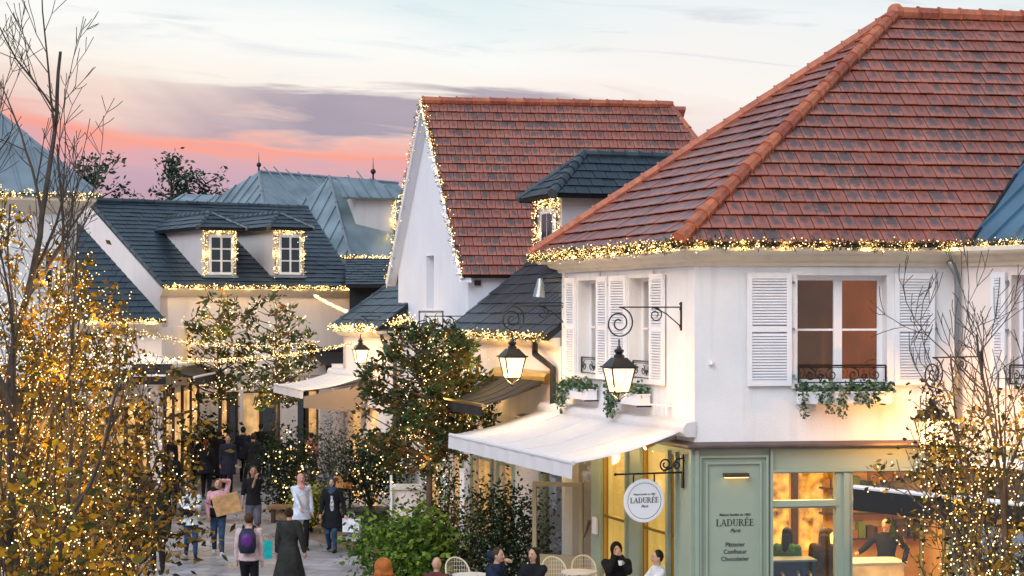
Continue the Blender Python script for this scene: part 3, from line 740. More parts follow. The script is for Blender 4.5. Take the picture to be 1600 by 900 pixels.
for i, s_ in enumerate(('Pâtissier', 'Confiseur', 'Chocolatier')): text(FA, s_, cu, gz(854 + i * 11.2, cu), .092, -.019, A, bold=.0004)
# panel lamp bar
t = empty('wall_lamp', FA.p(cu, 0, gz(742, cu)), 'slim dark brass bar lamp on the green panel above the lettering', 'wall lamp')
mb = MB(); mb.fb(FA, FA.u(1130), FA.u(1168), -.015, .10, gz(745, cu), gz(739, cu)); mb.build('lamp_housing', 'wood_dark', t)
mb = MB(); mb.fb(FA, FA.u(1131), FA.u(1167), .02, .08, gz(746, cu), gz(745.2, cu)); mb.build('light_strip', emat('strip', (1, .6, .2), 5), t)

# ---------------------------------------------------------------- wing on the right with the blue metal roof
I = empty('right_wing', FI.p(0, 0, 0), 'pale wing beside the corner house with blue metal roof and downpipe', 'building')
LI = 6.5
shi = (FI.u(1556), 0)
mb = MB(); ia, ib = FI.u(1580), FI.u(1640)
wall(mb, FI, 0, LI, 3.3, ZC + .2, .3, [(ia, ib, 4.27, 5.93)]); mb.build('wall', 'plaster_pink', I)
mb = MB(); wall(mb, FI, 0, LI, 0, 3.3, .14, [(.4, 1.5, .4, 2.5), (1.7, 3.6, .4, 2.5)], v=-.02); mb.build('shopfront', 'sage', I)
mb = MB(); mb.fb(FI, .4, 1.5, -.1, -.09, .4, 2.5); mb.fb(FI, 1.7, 3.6, -.1, -.09, .4, 2.5); mb.build('shop_window', 'glass', I)
mb = MB(); mb.fb(FI, .3, 3.8, -2.0, -1.95, .2, 2.9); mb.build('inner_wall', 'room_yellow', I)
mb = MB()
for x in (.95, 2.6): mb.fb(FI, x, x + .05, -.12, .03, .4, 2.5)
mb.build('window_frame', 'brass', I)
cornice('cornice', [P2(FI.p(0, 0, 0)), P2(FI.p(LI, 0, 0))], PROF, 'cornice', I)
window(FI, ia, ib, 4.27, 5.93, I, set_=.2, curt=('curtain_brown', 'curtain_brown'))
shutter(FI, FI.u(1552), ia - .06, 4.22, 5.98, I); shutter(FI, ib + .05, ib + .6, 4.22, 5.98, I)
railing(FI, ia, ib, 4.3, 4.58, I, .03, 3)
e2 = er3; ie = FI.p(LI, .42, ZE); up = Vector((.8, .6, .69)) * 6
seams('roof', [e2 + Vector((0, 0, .02)), ie, ie + up, e2 + vdir * 2.6], .42, 'roof_metal_dark', I)
mb = MB(); ridge(mb, e2 + Vector((0, 0, .03)), e2 + vdir * 2.6 + Vector((0, 0, .03)), .03, 3); mb.build('valley', 'dark_metal', I)
mb = MB(); dpx = FI.u(1497, .09); mb.tube([FI.p(dpx, .3, 6.15), FI.p(dpx, .12, 5.95), FI.p(dpx, .1, 5.8), FI.p(dpx, .1, 3.0)], .05, 8); mb.build('downpipe', 'zinc', I, smooth=True)
li = bpy.data.lights.new('ceiling_lamp', 'AREA'); li.energy = 60; li.color = (1, .66, .25); li.size = 1.4
lo = bpy.data.objects.new('ceiling_lamp', li); col.objects.link(lo); lo.location = FI.p(2, -1, 2.8) - I.location; lo.parent = I

# ---------------------------------------------------------------- low shop with dark roof between corner house and gable house
G1 = 5.45                                       # half run of the low roof
c_n = Vector((.947, .321, 0)); ul = Vector((-.321, .947, 0))
Cc = empty('low_shop', FL.p(LA, 0, 0), 'low pink rendered shop with dark tiled roof and small dormer behind the lantern', 'building')
zE = 4.92; t0, t1 = LA + .05, 12.6
mb = MB(); wall(mb, FL, t0, 18.4, 3.3, 4.75, .3); 
mb.build('wall', 'plaster_pink', Cc)
ops = []
for pa, pb in ( (779, 801), (738, 768), (702, 722), (664, 690)): ops.append((FL.u(pb), FL.u(pa), .7, 3.0))
mb = MB(); wall(mb, FL, 7.12, 19.0, 0, 3.3, .15, ops, v=-.02); mb.build('shopfront', 'stone_white', Cc)
mb = MB()
for o_ in ops: mb.fb(FL, o_[0], o_[1], -.1, -.09, o_[2], o_[3])
mb.build('shop_window', 'glass_soft', Cc)
mb = MB()
for o_ in ops: mb.fb(FL, o_[0] + .02, o_[1] - .02, -.15, -.14, o_[2], o_[3])
mb.build('blind', 'amber_glow', Cc)
mb = MB()
for o_ in ops: mb.fb(FL, o_[0] - .08, o_[0], -.02, .03, .3, 3.1); mb.fb(FL, o_[1], o_[1] + .08, -.02, .03, .3, 3.1); mb.fb(FL, o_[0], o_[1], -.08, .0, 2.3, 2.36)
mb.build('moulding', 'sage', Cc)
PC = [(0, 4.70), (.05, 4.70), (.16, 4.76), (.24, 4.84), (.26, 4.90), (0, 4.90)]
cornice('cornice', [P2(FL.p(18.4, 0, 0)), P2(FL.p(t0 + .02, 0, 0))], PC, 'cornice', Cc)
ea = FL.p(t0, .3, zE); eb_ = FL.p(12.35, .3, zE); rise = c_n * 3.2 + Vector((0, 0, 3.2 * .79))
tiles('roof', [ea, eb_, eb_ + rise, ea + rise], .3, .33, 'tile_dark', 'underlay_dark', Cc, seed=9, th=.022)
# terrace roof in front of gable
mb = MB(); mb.add([FL.p(12.35, .3, zE), FL.p(18.4, .3, zE), FL.p(18.4, -.6, zE), FL.p(12.35, -.6, zE)], [(0, 1, 2, 3)]); mb.build('terrace', 'zinc', Cc)
railing(FL, FL.u(692, .1), FL.u(655, .1), 4.98, 5.38, Cc, .1, 2)
# dormer
dn = W(878, 390, 36.0); dz0, dz1 = 6.35, 7.72
FD = Fr((dn.x, dn.y), (-.321, .947), (-.947, -.321)); DW = 1.45
mb = MB(); mb.hexa([FD.p(0, -3.4, dz0), FD.p(DW, -3.4, dz0), FD.p(DW, 0, dz0), FD.p(0, 0, dz0), FD.p(0, -3.4, dz1), FD.p(DW, -3.4, dz1), FD.p(DW, 0, dz1), FD.p(0, 0, dz1)])
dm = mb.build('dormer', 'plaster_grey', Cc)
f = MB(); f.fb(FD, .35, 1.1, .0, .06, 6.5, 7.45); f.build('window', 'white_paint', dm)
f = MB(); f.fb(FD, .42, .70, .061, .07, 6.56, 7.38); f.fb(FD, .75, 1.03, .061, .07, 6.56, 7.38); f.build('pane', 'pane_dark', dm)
o_ = .32; zr = 8.62; dE = [FD.p(-o_, o_, dz1), FD.p(DW + o_, o_, dz1), FD.p(DW + o_, -5, dz1), FD.p(-o_, -5, dz1)]
ra_, rb_ = FD.p(DW / 2, -.75, zr), FD.p(DW / 2, -5, zr)
tiles('dormer_roof', [dE[0], dE[3], rb_, ra_], .27, .26, 'tile_dark', 'underlay_dark', Cc, seed=11, th=.022)
tiles('dormer_roof', [dE[0], dE[1], ra_], .27, .26, 'tile_dark', 'underlay_dark', Cc, seed=12, th=.022)
tiles('dormer_roof', [dE[1], dE[2], rb_, ra_], .27, .26, 'tile_dark', 'underlay_dark', Cc, seed=13, th=.022)
mb = MB(); ridge(mb, dE[0], ra_, .1, .26); ridge(mb, ra_, rb_, .1, .3); ridge(mb, dE[1], ra_, .08, .3); mb.build('ridge_cap', 'ridge_dark', Cc)
# black drain pipe at the junction
mb = MB(); q = FL.u(838, .1)
mb.tube([FL.p(FL.u(835, .25), .25, FL.z(530, q)), FL.p(FL.u(836, .2), .2, FL.z(553, q)), FL.p(FL.u(864, .1), .1, FL.z(573, q)), FL.p(FL.u(864, .1), .1, 3.5)], .06, 8); mb.build('downpipe', 'dark_metal', Cc)

# ---------------------------------------------------------------- gable house with steep red roof
nB = Vector((-1.046 * 40 / 43, 40)); dB = Vector((-.321, .947)); rB = Vector((.989, .148))
FG = Fr(nB, dB, (-.947, -.321)); WB = 6.0; zeB = 6.44
Bh = empty('gable_house', FG.p(0, 0, 0), 'white steep gable house with red tiled roof edged by fairy lights', 'building')
ap = FG.p(WB / 2, 0, 10.32)
g0 = FG.p(0, 0, 0); g1 = FG.p(WB, 0, 0)
mb = MB(); slot = (FG.u(678), FG.u(666), FG.z(482, 2.8), FG.z(399, 2.8))
wall(mb, FG, 0, WB, 0, zeB, .3, [(slot[0], slot[1], slot[2], zeB)])
zs = slot[3]
def gz_(u): return zeB + (10.32 - zeB) * (1 - abs(u - WB / 2) / (WB / 2))
def gpr(us, lo): 
    top = [FG.p(u, 0, gz_(u)) for u in us]; bot = [FG.p(us[-1], 0, lo), FG.p(us[0], 0, lo)]
    mb.prism(top + bot, Vector((.947, .321, 0)) * .3)
gpr([0, slot[0]], zeB); gpr([slot[1], WB] if slot[1] > WB / 2 else [slot[1], WB / 2, WB], zeB)
gpr([slot[0], WB / 2, slot[1]] if slot[0] < WB / 2 < slot[1] else [slot[0], slot[1]], zs)
fs_ = Fr(nB, rB); mb.fb(fs_, .001, 9, -.3, -.001, 0, zeB)
mb.build('wall', 'plaster_cool', Bh)
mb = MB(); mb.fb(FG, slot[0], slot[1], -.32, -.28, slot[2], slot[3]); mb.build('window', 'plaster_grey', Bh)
rl = Vector((.989, .148, 0)); oh = Vector((-.989, -.148, 0)) * .22
dnv = Vector((.321, -.947, 0)) 
def eave(base, sgn): return base + dnv * (.25 * sgn) + Vector((0, 0, -.25 * 3.88 / 3.0))
ez0 = Vector((g0.x, g0.y, zeB)); ez1 = Vector((g1.x, g1.y, zeB)); LB = 6.3
a0 = eave(ez0, 1) + oh; a1 = eave(ez0, 1) + rl * LB; apx0 = ap + oh; apx1 = ap + rl * (LB - .05)
nud = Vector((0, 0, .06))
tiles('roof', [a0 + nud, a1 + rl * 1.2 + nud, apx1 + rl * -.35 + nud, apx0 + nud], .20, .275, 'tile_red', 'underlay', Bh, seed=21)
b0 = eave(ez1, -1) + oh; b1_ = eave(ez1, -1) + rl * LB
mb = MB(); mb.prism([b0 + nud, b1_ + nud, apx1 + nud, apx0 + nud], (0, 0, -.08)); mb.build('roof', 'tile_red', Bh)
mb = MB(); ridge(mb, apx0 + nud * 1.6, apx1 - rl * .35 + nud * 1.6, .1, .42)
ridge(mb, a1 + rl * 1.2 + nud, apx1 - rl * .35 + nud, .07, .4); mb.build('ridge_cap', 'ridge_red', Bh)
so2 = Vector((0, 0, -.10)); mb = MB(); mb.prism([b0 + so2, apx0 + so2, ap + so2, Vector((b0.x, b0.y, b0.z)) - oh + so2], (0, 0, .02)); mb.prism([a0 + so2, apx0 + so2, ap + so2, a0 - oh + so2], (0, 0, .02)); mb.build('soffit', 'plaster_cool', Bh)
mb = MB(); mb.prism([b0 + so2 * 1.5, apx0 + so2 * 1.2, apx0 + nud, b0 + nud], oh * .12); mb.build('bargeboard', 'white_paint', Bh)
mb = MB(); mb.tube([a0 + nud - Vector((0, 0, .08)), apx0 - Vector((0, 0, .04)), b0 + nud - Vector((0, 0, .08))], .05, 4); mb.build('bargeboard', 'white_paint', Bh)
mb = MB(); mb.fb(fs_, .02, 9, .0, .12, zeB - .22, zeB - .1); mb.build('gutter', 'copper', Bh)
mb = MB(); vu = fs_.u(741); mb.fb(fs_, vu, vu + .14, 0, .06, fs_.z(446, vu), fs_.z(438, vu)); mb.build('vent', 'iron', Bh)

# low dark-roofed shop beyond the gable
Dd = empty('far_low_shop', FL.p(18.4, 0, 0), 'low cream shop with dark tiled roof beyond the gable house', 'building')
mb = MB(); wall(mb, FL, 23, 24.4, 0, 3.9, .3); wall(mb, FL, 18.45, 23, 0, 4.75, .3, [(19.3, 20.4, .3, 2.9), (21, 22.4, .3, 2.9)]); 
fe = Fr((FL.p(23, 0, 0).x, FL.p(23, 0, 0).y), (.947, .321), (-.321, .947)); mb.fb(fe, 0, 4, -.3, 0, 0, 4.75); mb.build('wall', 'plaster_pink', Dd)
mb = MB(); mb.fb(FL, 19.3, 20.4, -.15, -.14, .3, 2.9); mb.fb(FL, 21, 22.4, -.15, -.14, .3, 2.9); mb.build('blind', 'amber_glow', Dd)
cornice('cornice', [P2(FL.p(23, 0, 0)), P2(FL.p(18.45, 0, 0))], PC, 'cornice', Dd)
ea = FL.p(18.0, .3, 4.95); ebb = FL.p(23.1, .3, 4.95)
tiles('roof', [ea, ebb, FL.p(23.1, -1.75, 6.4), FL.p(18.9, -1.75, 6.4)], .3, .33, 'tile_dark', 'underlay_dark', Dd, seed=31, th=.022)
mb = MB(); ridge(mb, ebb, FL.p(23.1, -1.75, 6.4), .08, .35); mb.build('ridge_cap', 'ridge_dark', Dd)
mb = MB(); fx = FL.u(604, .12); mb.tube([FL.p(FL.u(596, .28), .28, 4.8), FL.p(FL.u(600, .2), .2, 4.6), FL.p(FL.u(617, .1), .1, 4.3), FL.p(FL.u(617, .1), .1, 0.1)], .05, 6); mb.build('downpipe', 'copper', Dd)

# ---------------------------------------------------------------- long house across the street with two dormers
oE = Vector((-11.4, 58)); dE_ = Vector((5.84, 3.8)).normalized(); FE = Fr(oE, dE_)
LE = 6.97; zeE = 6.2
Eh = empty('dormer_house', FE.p(0, 0, 0), 'pink rendered house with dark tiled roof and two lit dormers', 'building')
mb = MB(); wo_ = [(FE.u(266), FE.u(300), .1, 2.9), (FE.u(345), FE.u(374), .9, 2.7), (FE.u(380), FE.u(440), .9, 2.7), (FE.u(465), FE.u(500), .2, 2.7)]
wall(mb, FE, 0, LE + 2.6, 0, zeE, .3, wo_)
rL, rR = Vector((-14.87, 62.9, 9.2)), Vector((-7.75, 67.8, 9.2))
# left gable wall with parapet strip
gl0, gl1 = FE.p(0, 0, 0), Vector((-14.87, 62.9, 0)); gb = gl1 + (gl1 - gl0)
up_ = Vector((0, 0, 1))
mb.prism([gl0, gl0 + up_ * (zeE - .05), gl1 + up_ * 9.1, gb + up_ * (zeE - .05), gb], Vector((dE_.x, dE_.y, 0)) * .28)
mb.build('wall', 'plaster_pink', Eh)
cornice('cornice', [P2(FE.p(0, 0, 0)), P2(FE.p(LE + .1, 0, 0))], [(0, 5.85), (.06, 5.86), (.2, 5.98), (.3, 6.08), (.32, 6.15), (0, 6.15)], 'cornice', Eh)
eL, eR = FE.p(-.02, .35, zeE), FE.p(LE + .1, .35, zeE)
tiles('roof', [eL, eR, rR + Vector((0, 0, .05)), rL + Vector((0, 0, .05))], .4, .36, 'tile_dark', 'underlay_dark', Eh, seed=41, th=.022)
mb = MB(); bk = Vector((-3.5, 5.0, -3)); mb.poly([rL, rR, rR + bk, rL + bk]); mb.build('roof', 'underlay_dark', Eh)
mb = MB(); ridge(mb, rL + up_ * .08, rR + up_ * .08, .1, .42); ridge(mb, eL, rL + up_ * .05, .06, .6); ridge(mb, eR, rR + up_ * .05, .06, .6); mb.build('ridge_cap', 'ridge_dark', Eh)
def dormer_E(pxa, pxb, k):
    v = -.25; a, b = FE.u(pxa, v), FE.u(pxb, v); zb_, zt_ = FE.z(437, a, v), FE.z(356, a, v)
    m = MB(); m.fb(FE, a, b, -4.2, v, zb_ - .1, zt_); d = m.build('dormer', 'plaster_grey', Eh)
    w0 = a + (b - a) * .2; w1 = b - (b - a) * .12
    f = MB(); z0, z1 = FE.z(429, a, v), FE.z(366, a, v)
    f.fb(FE, w0, w1, v, v + .05, z0, z1); wn = f.build('window', 'white_paint', d)
    p = MB(); mw = (w0 + w1) / 2
    for i in range(3):
        za = z0 + .09 + (z1 - z0 - .14) * i / 3; zb2 = za + (z1 - z0 - .14) / 3 - .05
        p.fb(FE, w0 + .07, mw - .04, v + .051, v + .06, za, zb2); p.fb(FE, mw + .04, w1 - .07, v + .051, v + .06, za, zb2)
    p.build('pane', 'pane_dark', wn)
    s_ = MB(); s_.fb(FE, a - .03, b + .03, v - .01, v + .12, z0 - .1, z0 - .03); s_.build('sill', 'zinc', wn)
    o2 = .28; zr2 = zt_ + .55; E = [FE.p(a - o2, v + o2, zt_), FE.p(b + o2, v + o2, zt_), FE.p(b + o2, -5, zt_), FE.p(a - o2, -5, zt_)]
    m0, m1 = FE.p((a + b) / 2, v - .7, zr2), FE.p((a + b) / 2, -5, zr2)
    tiles('dormer_roof', [E[0], E[3], m1, m0], .4, .3, 'tile_dark', 'underlay_dark', Eh, seed=50 + k, th=.022)
    tiles('dormer_roof', [E[0], E[1], m0], .4, .3, 'tile_dark', 'underlay_dark', Eh, seed=52 + k, th=.022)
    tiles('dormer_roof', [E[1], E[2], m1, m0], .4, .3, 'tile_dark', 'underlay_dark', Eh, seed=54 + k, th=.022)
    mb = MB(); ridge(mb, E[0], m0, .07, .3); ridge(mb, E[1], m0, .07, .3); ridge(mb, m0, m1, .08, .4); mb.build('ridge_cap', 'ridge_dark', Eh)
    # lit garland round the window face
    fr2 = v + .06; e_ = .09
    garland([FE.p(a + e_, fr2, z0 - .05), FE.p(a + e_, fr2, zt_ - .1), FE.p(b - e_, fr2, zt_ - .1), FE.p(b - e_, fr2, z0 - .05)],
            'warm light garland framing the ' + ('left' if k == 0 else 'right') + ' dormer window of the pink house', group='garlands round dormer windows', r=.08, dens=60, br=.0155, power=2.6, step=.8, seed=60 + k, gdens=90)
dormer_E(316, 369, 0); dormer_E(426, 475, 1)
# ground floor of E
for i, (a, b, z0, z1) in enumerate(wo_): window(FE, a, b, z0, z1, Eh, set_=.12, nx=2, bars=(), m='wood_dark', curt=('amber_glow', 'amber_glow') if i == 0 else ('amber_glow', 'room_dark') if i < 3 else ('room_dark', 'amber_glow'), sill=False, gl='glass')
mb = MB()
for pa in (310, 328): a = FE.u(pa); mb.fb(FE, a, a + .35, 0, .04, .3, 2.6)
mb.fb(FE, FE.u(376), FE.u(446), 0, .3, 0, .85)
mb.build('shopfront_panel', 'stone_white', Eh)
mb = MB(); mb.fb(FE, 0.3, LE, 0, .08, 3.2, 3.5); mb.build('shop_band', 'stone_white', Eh)

# ---------------------------------------------------------------- low building left of it
FFo = Vector((W(258, 0, 52).x, 52)); FF = Fr(FFo, (-1, .02), (0.02, -1)); LF = 11
Fh = empty('low_corner_shop', FF.p(0, 0, 0), 'low amber lit shop with dark tiled roof against the pink house gable', 'building')
mb = MB(); so_ = []
for pa, pb in ((178, 232), (120, 168), (60, 110)): so_.append((FF.u(pb), FF.u(pa), .3, 2.6))
wall(mb, FF, 0.1, LF, 0, 4.9, .3, so_); ff2 = Fr(FF.p(.1, 0, 0).to_2d(), (0, 1), (1, 0)); mb.fb(ff2, 0.01, 6, -.3, 0, 0, 4.9); mb.build('wall', 'plaster_pink', Fh)
mb = MB()
for a in (.3, 1.7, 3.2, 4.6): mb.fb(ff2, a, a + 1.1, .004, .03, .15, 2.9)
mb.build('door', 'amber_glow', Fh)  # door panels emit, amber light on this wall put into their colour
mb = MB()
for a in (.22, 1.5, 3.0, 4.4, 5.75): mb.fb(ff2, a, a + .1, 0, .08, 0, 3.1)
mb.fb(ff2, .1, 5.9, .031, .07, 2.2, 2.28); mb.build('door_frame', 'wood_dark', Fh)
mb = MB()
for a, b, z0, z1 in so_: mb.fb(FF, a, b, -.2, -.15, z0, z1)
mb.build('blind', 'amber_glow', Fh)
mb = MB()
for a, b, z0, z1 in so_:
    for q in range(4): x = a + (b - a) * q / 3; mb.fb(FF, x - .05, x + .05, -.14, .02, z0, z1)
    mb.fb(FF, a, b, -.13, .01, 2.0, 2.08)
mb.build('window_frame', 'wood_dark', Fh)
cornice('cornice', [P2(FF.p(LF, 0, 0)), P2(FF.p(.1, 0, 0))], [(0, 4.65), (.1, 4.68), (.3, 4.85), (.42, 5.0), (.42, 5.08), (0, 5.08)], 'cornice', Fh)
eR_, eL_ = FF.p(-.1, .45, 5.13), FF.p(LF, .45, 5.13)
tiles('roof', [eL_, eR_, W(125, 352, 56.5), Vector((-22, 56.5, W(125, 352, 56.5).z))], .4, .35, 'tile_dark', 'underlay_dark', Fh, seed=71, th=.022)
# ---------------------------------------------------------------- tall white building at the far left
FHo = W(120, 0, 41); FH = Fr((FHo.x, FHo.y), (-.93, -.37), (.37, -.93)); 
Hh = empty('white_town_house', FH.p(0, 0, 0), 'tall white house with grey metal hip roof at the left edge', 'building')
hw = (FH.u(88), FH.u(52), FH.z(452, 1), FH.z(388, 1))
mb = MB(); wall(mb, FH, 0, 7, 0, 7.75, .3, [hw]); fh2 = Fr((FHo.x, FHo.y), (-.37, .93), (.93, .37)); mb.fb(fh2, .001, 6, -.3, 0, 0, 7.75); mb.build('wall', 'plaster_white', Hh)
window(FH, *hw, Hh, curt=('room_dark', 'curtain_brown')); railing(FH, hw[0], hw[1], hw[2], hw[2] + .5, Hh, .05, 3)
cornice('cornice', [P2(FH.p(7, 0, 0)), P2(FH.p(0, 0, 0)), P2(fh2.p(5, 0, 0))], [(0, 7.6), (.08, 7.62), (.25, 7.75), (.38, 7.88), (.4, 7.98), (0, 7.98)], 'cornice', Hh)
k0 = corner_off((FHo.x, FHo.y), FH.n, fh2.n, .45); k0 = Vector((k0.x, k0.y, 8.02)); kl = FH.p(7, .45, 8.02); kb = fh2.p(6, .45, 8.02)
rr_ = W(-12, 168, 44.5)
seams('roof', [k0, kl, rr_ + Vector((FH.d.x, FH.d.y, 0)) * 4, rr_], .5, 'roof_metal', Hh); seams('roof', [k0, kb, rr_], .5, 'roof_metal', Hh)
mb = MB(); ridge(mb, k0, rr_, .05, 2); mb.build('hip_flashing', 'zinc', Hh)
mb = MB(); mb.fb(FH, .3, 7, 0, .06, 0, 3.7); mb.build('shopfront', 'wood_dark', Hh); mb = MB()
for a in (.5, 2.2, 3.9, 5.6): mb.fb(FH, a, a + 1.3, .061, .07, .5, 3.0)
mb.build('shop_window', 'amber_glow', Hh)  # emissive panes put in for the golden glow behind the tree
mb = MB(); mb.tube([FH.p(.12, .1, 7.7), FH.p(.12, .1, 0)], .06, 8); mb.build('downpipe', 'zinc', Hh)
# ---------------------------------------------------------------- metal roofed houses behind
def finial(p, parent):
    mb = MB(); mb.tube([p, p + up_ * .25], .04, 6); mb.sph(p + up_ * .30, .11, 8, 6); mb.tube([p + up_ * .36, p + up_ * .85], [.025, .006], 6); mb.build('finial', 'iron', parent)
Gh = empty('pyramid_roof_house', W(548, 401, 68) * Vector((1, 1, 0)) if False else Vector((-6.12, 68, 0)), 'house with pointed blue grey standing seam roof behind the dormer house', 'building')
K = Vector((-6.12, 68, 7.44)); KL = Vector((-10.8, 71.5, 7.44)); KR = Vector((-2.9, 70.4, 7.44)); AP = Vector((-7.33, 72, 10.75)); AR = Vector((-6.6, 74.4, 10.75))
seams('roof', [K, KL, AP], .62, 'roof_metal', Gh); seams('roof', [K, KR, AR, AP], .62, 'roof_metal', Gh)
mb = MB(); ridge(mb, K, AP, .06, 2); ridge(mb, AP, AR, .06, 2); mb.build('hip_flashing', 'zinc', Gh)
ins = lambda p: p + (Vector((-7, 72.5, 0)) - Vector((p.x, p.y, 0))).normalized() * .5
mb = MB(); mb.prism([Vector((ins(q).x, ins(q).y, 0)) for q in (K, KR, Vector((-4, 77, 0)), Vector((-10, 77, 0)), KL)], (0, 0, 7.4)); mb.build('wall', 'plaster_pink', Gh)
cornice('cornice', [P2(ins(KL)), P2(ins(K)), P2(ins(KR))], [(0, 6.9), (.1, 6.95), (.35, 7.2), (.42, 7.35), (0, 7.35)], 'cornice', Gh)
# dormer of that roof (cheek faces us, lit front faces right)
dp = W(556, 300, 70); dq = W(619, 300, 70.6); FX = Fr((dp.x, dp.y), (dq - dp).to_2d())
wX = (dq - dp).to_2d().length
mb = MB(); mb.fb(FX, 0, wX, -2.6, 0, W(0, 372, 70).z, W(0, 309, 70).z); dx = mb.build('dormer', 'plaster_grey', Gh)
zX = W(0, 309, 70).z; Eq = [FX.p(-.6, .3, zX), FX.p(wX + .45, .3, zX), FX.p(wX + .45, -2.9, zX), FX.p(-.6, -2.9, zX)]; mA, mB_ = FX.p(-.4, -1.3, zX + .85), FX.p(wX - .55, -1.3, zX + .85)
seams('dormer_roof', [Eq[0], Eq[1], mB_, mA], .45, 'roof_metal', Gh); seams('dormer_roof', [Eq[1], Eq[2], mB_], .45, 'roof_metal', Gh); finial(mB_, Gh)
G2 = empty('finial_roof_house', (-10, 74, 0), 'farthest house with long grey metal hip roof and ball finial', 'building')
q0, qK, qL, qR = Vector((-11.3, 80, 11.6)), Vector((-10.07, 74, 8.5)), Vector((-17.5, 84, 8.5)), Vector((-3, 86, 8.5)); qE = Vector((-5.6, 87, 11.6))
seams('roof', [qK, qL, q0], .8, 'roof_metal', G2); seams('roof', [qK, qR, qE, q0], .8, 'roof_metal', G2)
mb = MB(); ridge(mb, qK, q0, .07, 2); ridge(mb, q0, qE, .07, 2); mb.build('hip_flashing', 'zinc', G2); finial(q0, G2)
mb = MB(); mb.prism([Vector((p.x, p.y, 0)) + Vector((0, .8, 0)) for p in (qK, qR, qE, qL)], (0, 0, 8.4)); mb.build('wall', 'plaster_grey', G2)
G3 = empty('low_metal_roof_house', (-15, 88, 0), 'low grey metal roof peeping over the dark tiled ridge', 'building')
s0, s1, s2, s3 = W(240, 330, 86), W(400, 335, 86), W(352, 305, 92), W(285, 303, 92)
seams('roof', [s0, s1, s2, s3], .8, 'roof_metal', G3); mb = MB(); mb.prism([Vector((s0.x + .4, 86.4, 0)), Vector((s1.x - .4, 86.4, 0)), Vector((s1.x - .4, 92, 0)), Vector((s0.x + .4, 92, 0))], (0, 0, s0.z - .1)); mb.build('wall', 'plaster_grey', G3)
mb = MB(); mb.box(W(362, 0, 90).x, W(380, 0, 90).x, 89.6, 90.4, 9, W(0, 290, 90).z); mb.build('chimney', 'plaster_grey', G3)
# dark gap filler house between dormer house and low shop
G4 = empty('narrow_back_house', (-4.6, 60, 0), 'dark shingled back house in the gap beside the gable house', 'building')
a_, b_ = W(546, 0, 60), W(640, 0, 60)
mb = MB(); mb.box(a_.x, b_.x, 60, 66, 0, W(0, 440, 60).z); mb.build('wall', 'underlay_dark', G4)
tiles('roof', [W(540, 445, 59.5), W(640, 445, 59.5), W(640, 405, 63), W(540, 405, 63)], .4, .35, 'tile_dark', 'underlay_dark', G4, seed=81, th=.022)
# ---------------------------------------------------------------- awnings
def awning(label, fr, u0, u1, zb_, proj, zf, m, val=.2, bar=None, sides=False, cassette=True, arms='zinc', group=None, vm=None):
    t = empty('awning', fr.p(u0, 0, zb_), label, 'awning', group)
    mb = MB(); n = 8; rows = []
    for i in range(n + 1):
        s = i / n; v = .1 + (proj - .1) * s; z = zb_ + (zf - zb_) * s - .07 * math.sin(s * math.pi)
        rows.append([fr.p(u0 + (u1 - u0) * j / 10, v, z - .012 * math.sin(math.pi * j / 10) * math.sin(s * math.pi)) for j in range(11)])
    mb.add([p for r_ in rows for p in r_], [(i * 11 + j, i * 11 + j + 1, (i + 1) * 11 + j + 1, (i + 1) * 11 + j) for i in range(n) for j in range(10)])
    o = mb.build('canopy', m, t, smooth=True)
    so_ = o.modifiers.new('thickness', 'SOLIDIFY'); so_.thickness = .008
    mb = MB()
    for j in range(24):
        a, b = u0 + (u1 - u0) * j / 24, u0 + (u1 - u0) * (j + 1) / 24; wv = lambda q: .012 * math.sin(q * 9)
        mb.prism([fr.p(a, proj + .01 + wv(a), zf - .03), fr.p(b, proj + .01 + wv(b), zf - .03), fr.p(b, proj + .02 + wv(b), zf - val), fr.p(a, proj + .02 + wv(a), zf - val)], fr.p(0, .006, 0) - fr.p(0, 0, 0))
    mb.build('valance', vm or m, t)
    for j in (2, 4, 6, 8):
        mb = MB(); mb.tube([rows[i][j] + Vector((0, 0, .004)) for i in range(n + 1)], .006, 4); mb.build('seam', vm or m, t)
    mb = MB(); mb.tube([fr.p(u0, proj, zf), fr.p(u1, proj, zf)], .035, 8); mb.build('front_bar', bar or m, t)
    if cassette:
        mb = MB(); pr = [(0, zb_ - .12), (.14, zb_ - .12), (.2, zb_ - .06), (.2, zb_ + .02), (.15, zb_ + .09), (0, zb_ + .12)]
        mb.prism([fr.p(u0 - .12, v, z) for v, z in pr], fr.p(u1 - u0 + .24, 0, 0) - fr.p(0, 0, 0)); mb.build('cassette', bar or m, t)
    for ua in (u0 + .35, u1 - .35):
        mb = MB(); s = .35 if ua < (u0 + u1) / 2 else -.35
        mb.tube([fr.p(ua, .1, zb_ - .15), fr.p(ua + s, proj * .5, (zb_ + zf) / 2 - .15), fr.p(ua + s * .2, proj - .03, zf - .03)], .025, 6); mb.build('arm', arms, t)
    if sides:
        mb = MB(); mb.prism([fr.p(u0, .15, zb_ - .22), fr.p(u0, proj, zf - .16), fr.p(u0, proj, zf - .45), fr.p(u0, .15, zf - .60)], fr.p(.01, 0, 0) - fr.p(0, 0, 0)); mb.build('side_curtain', 'awning_tan', t)
    return t
awning('large cream awning over the cafe terrace of the corner house', FL, .08, 6.45, 3.60, 1.93, 3.13, 'awning_cream', .24)
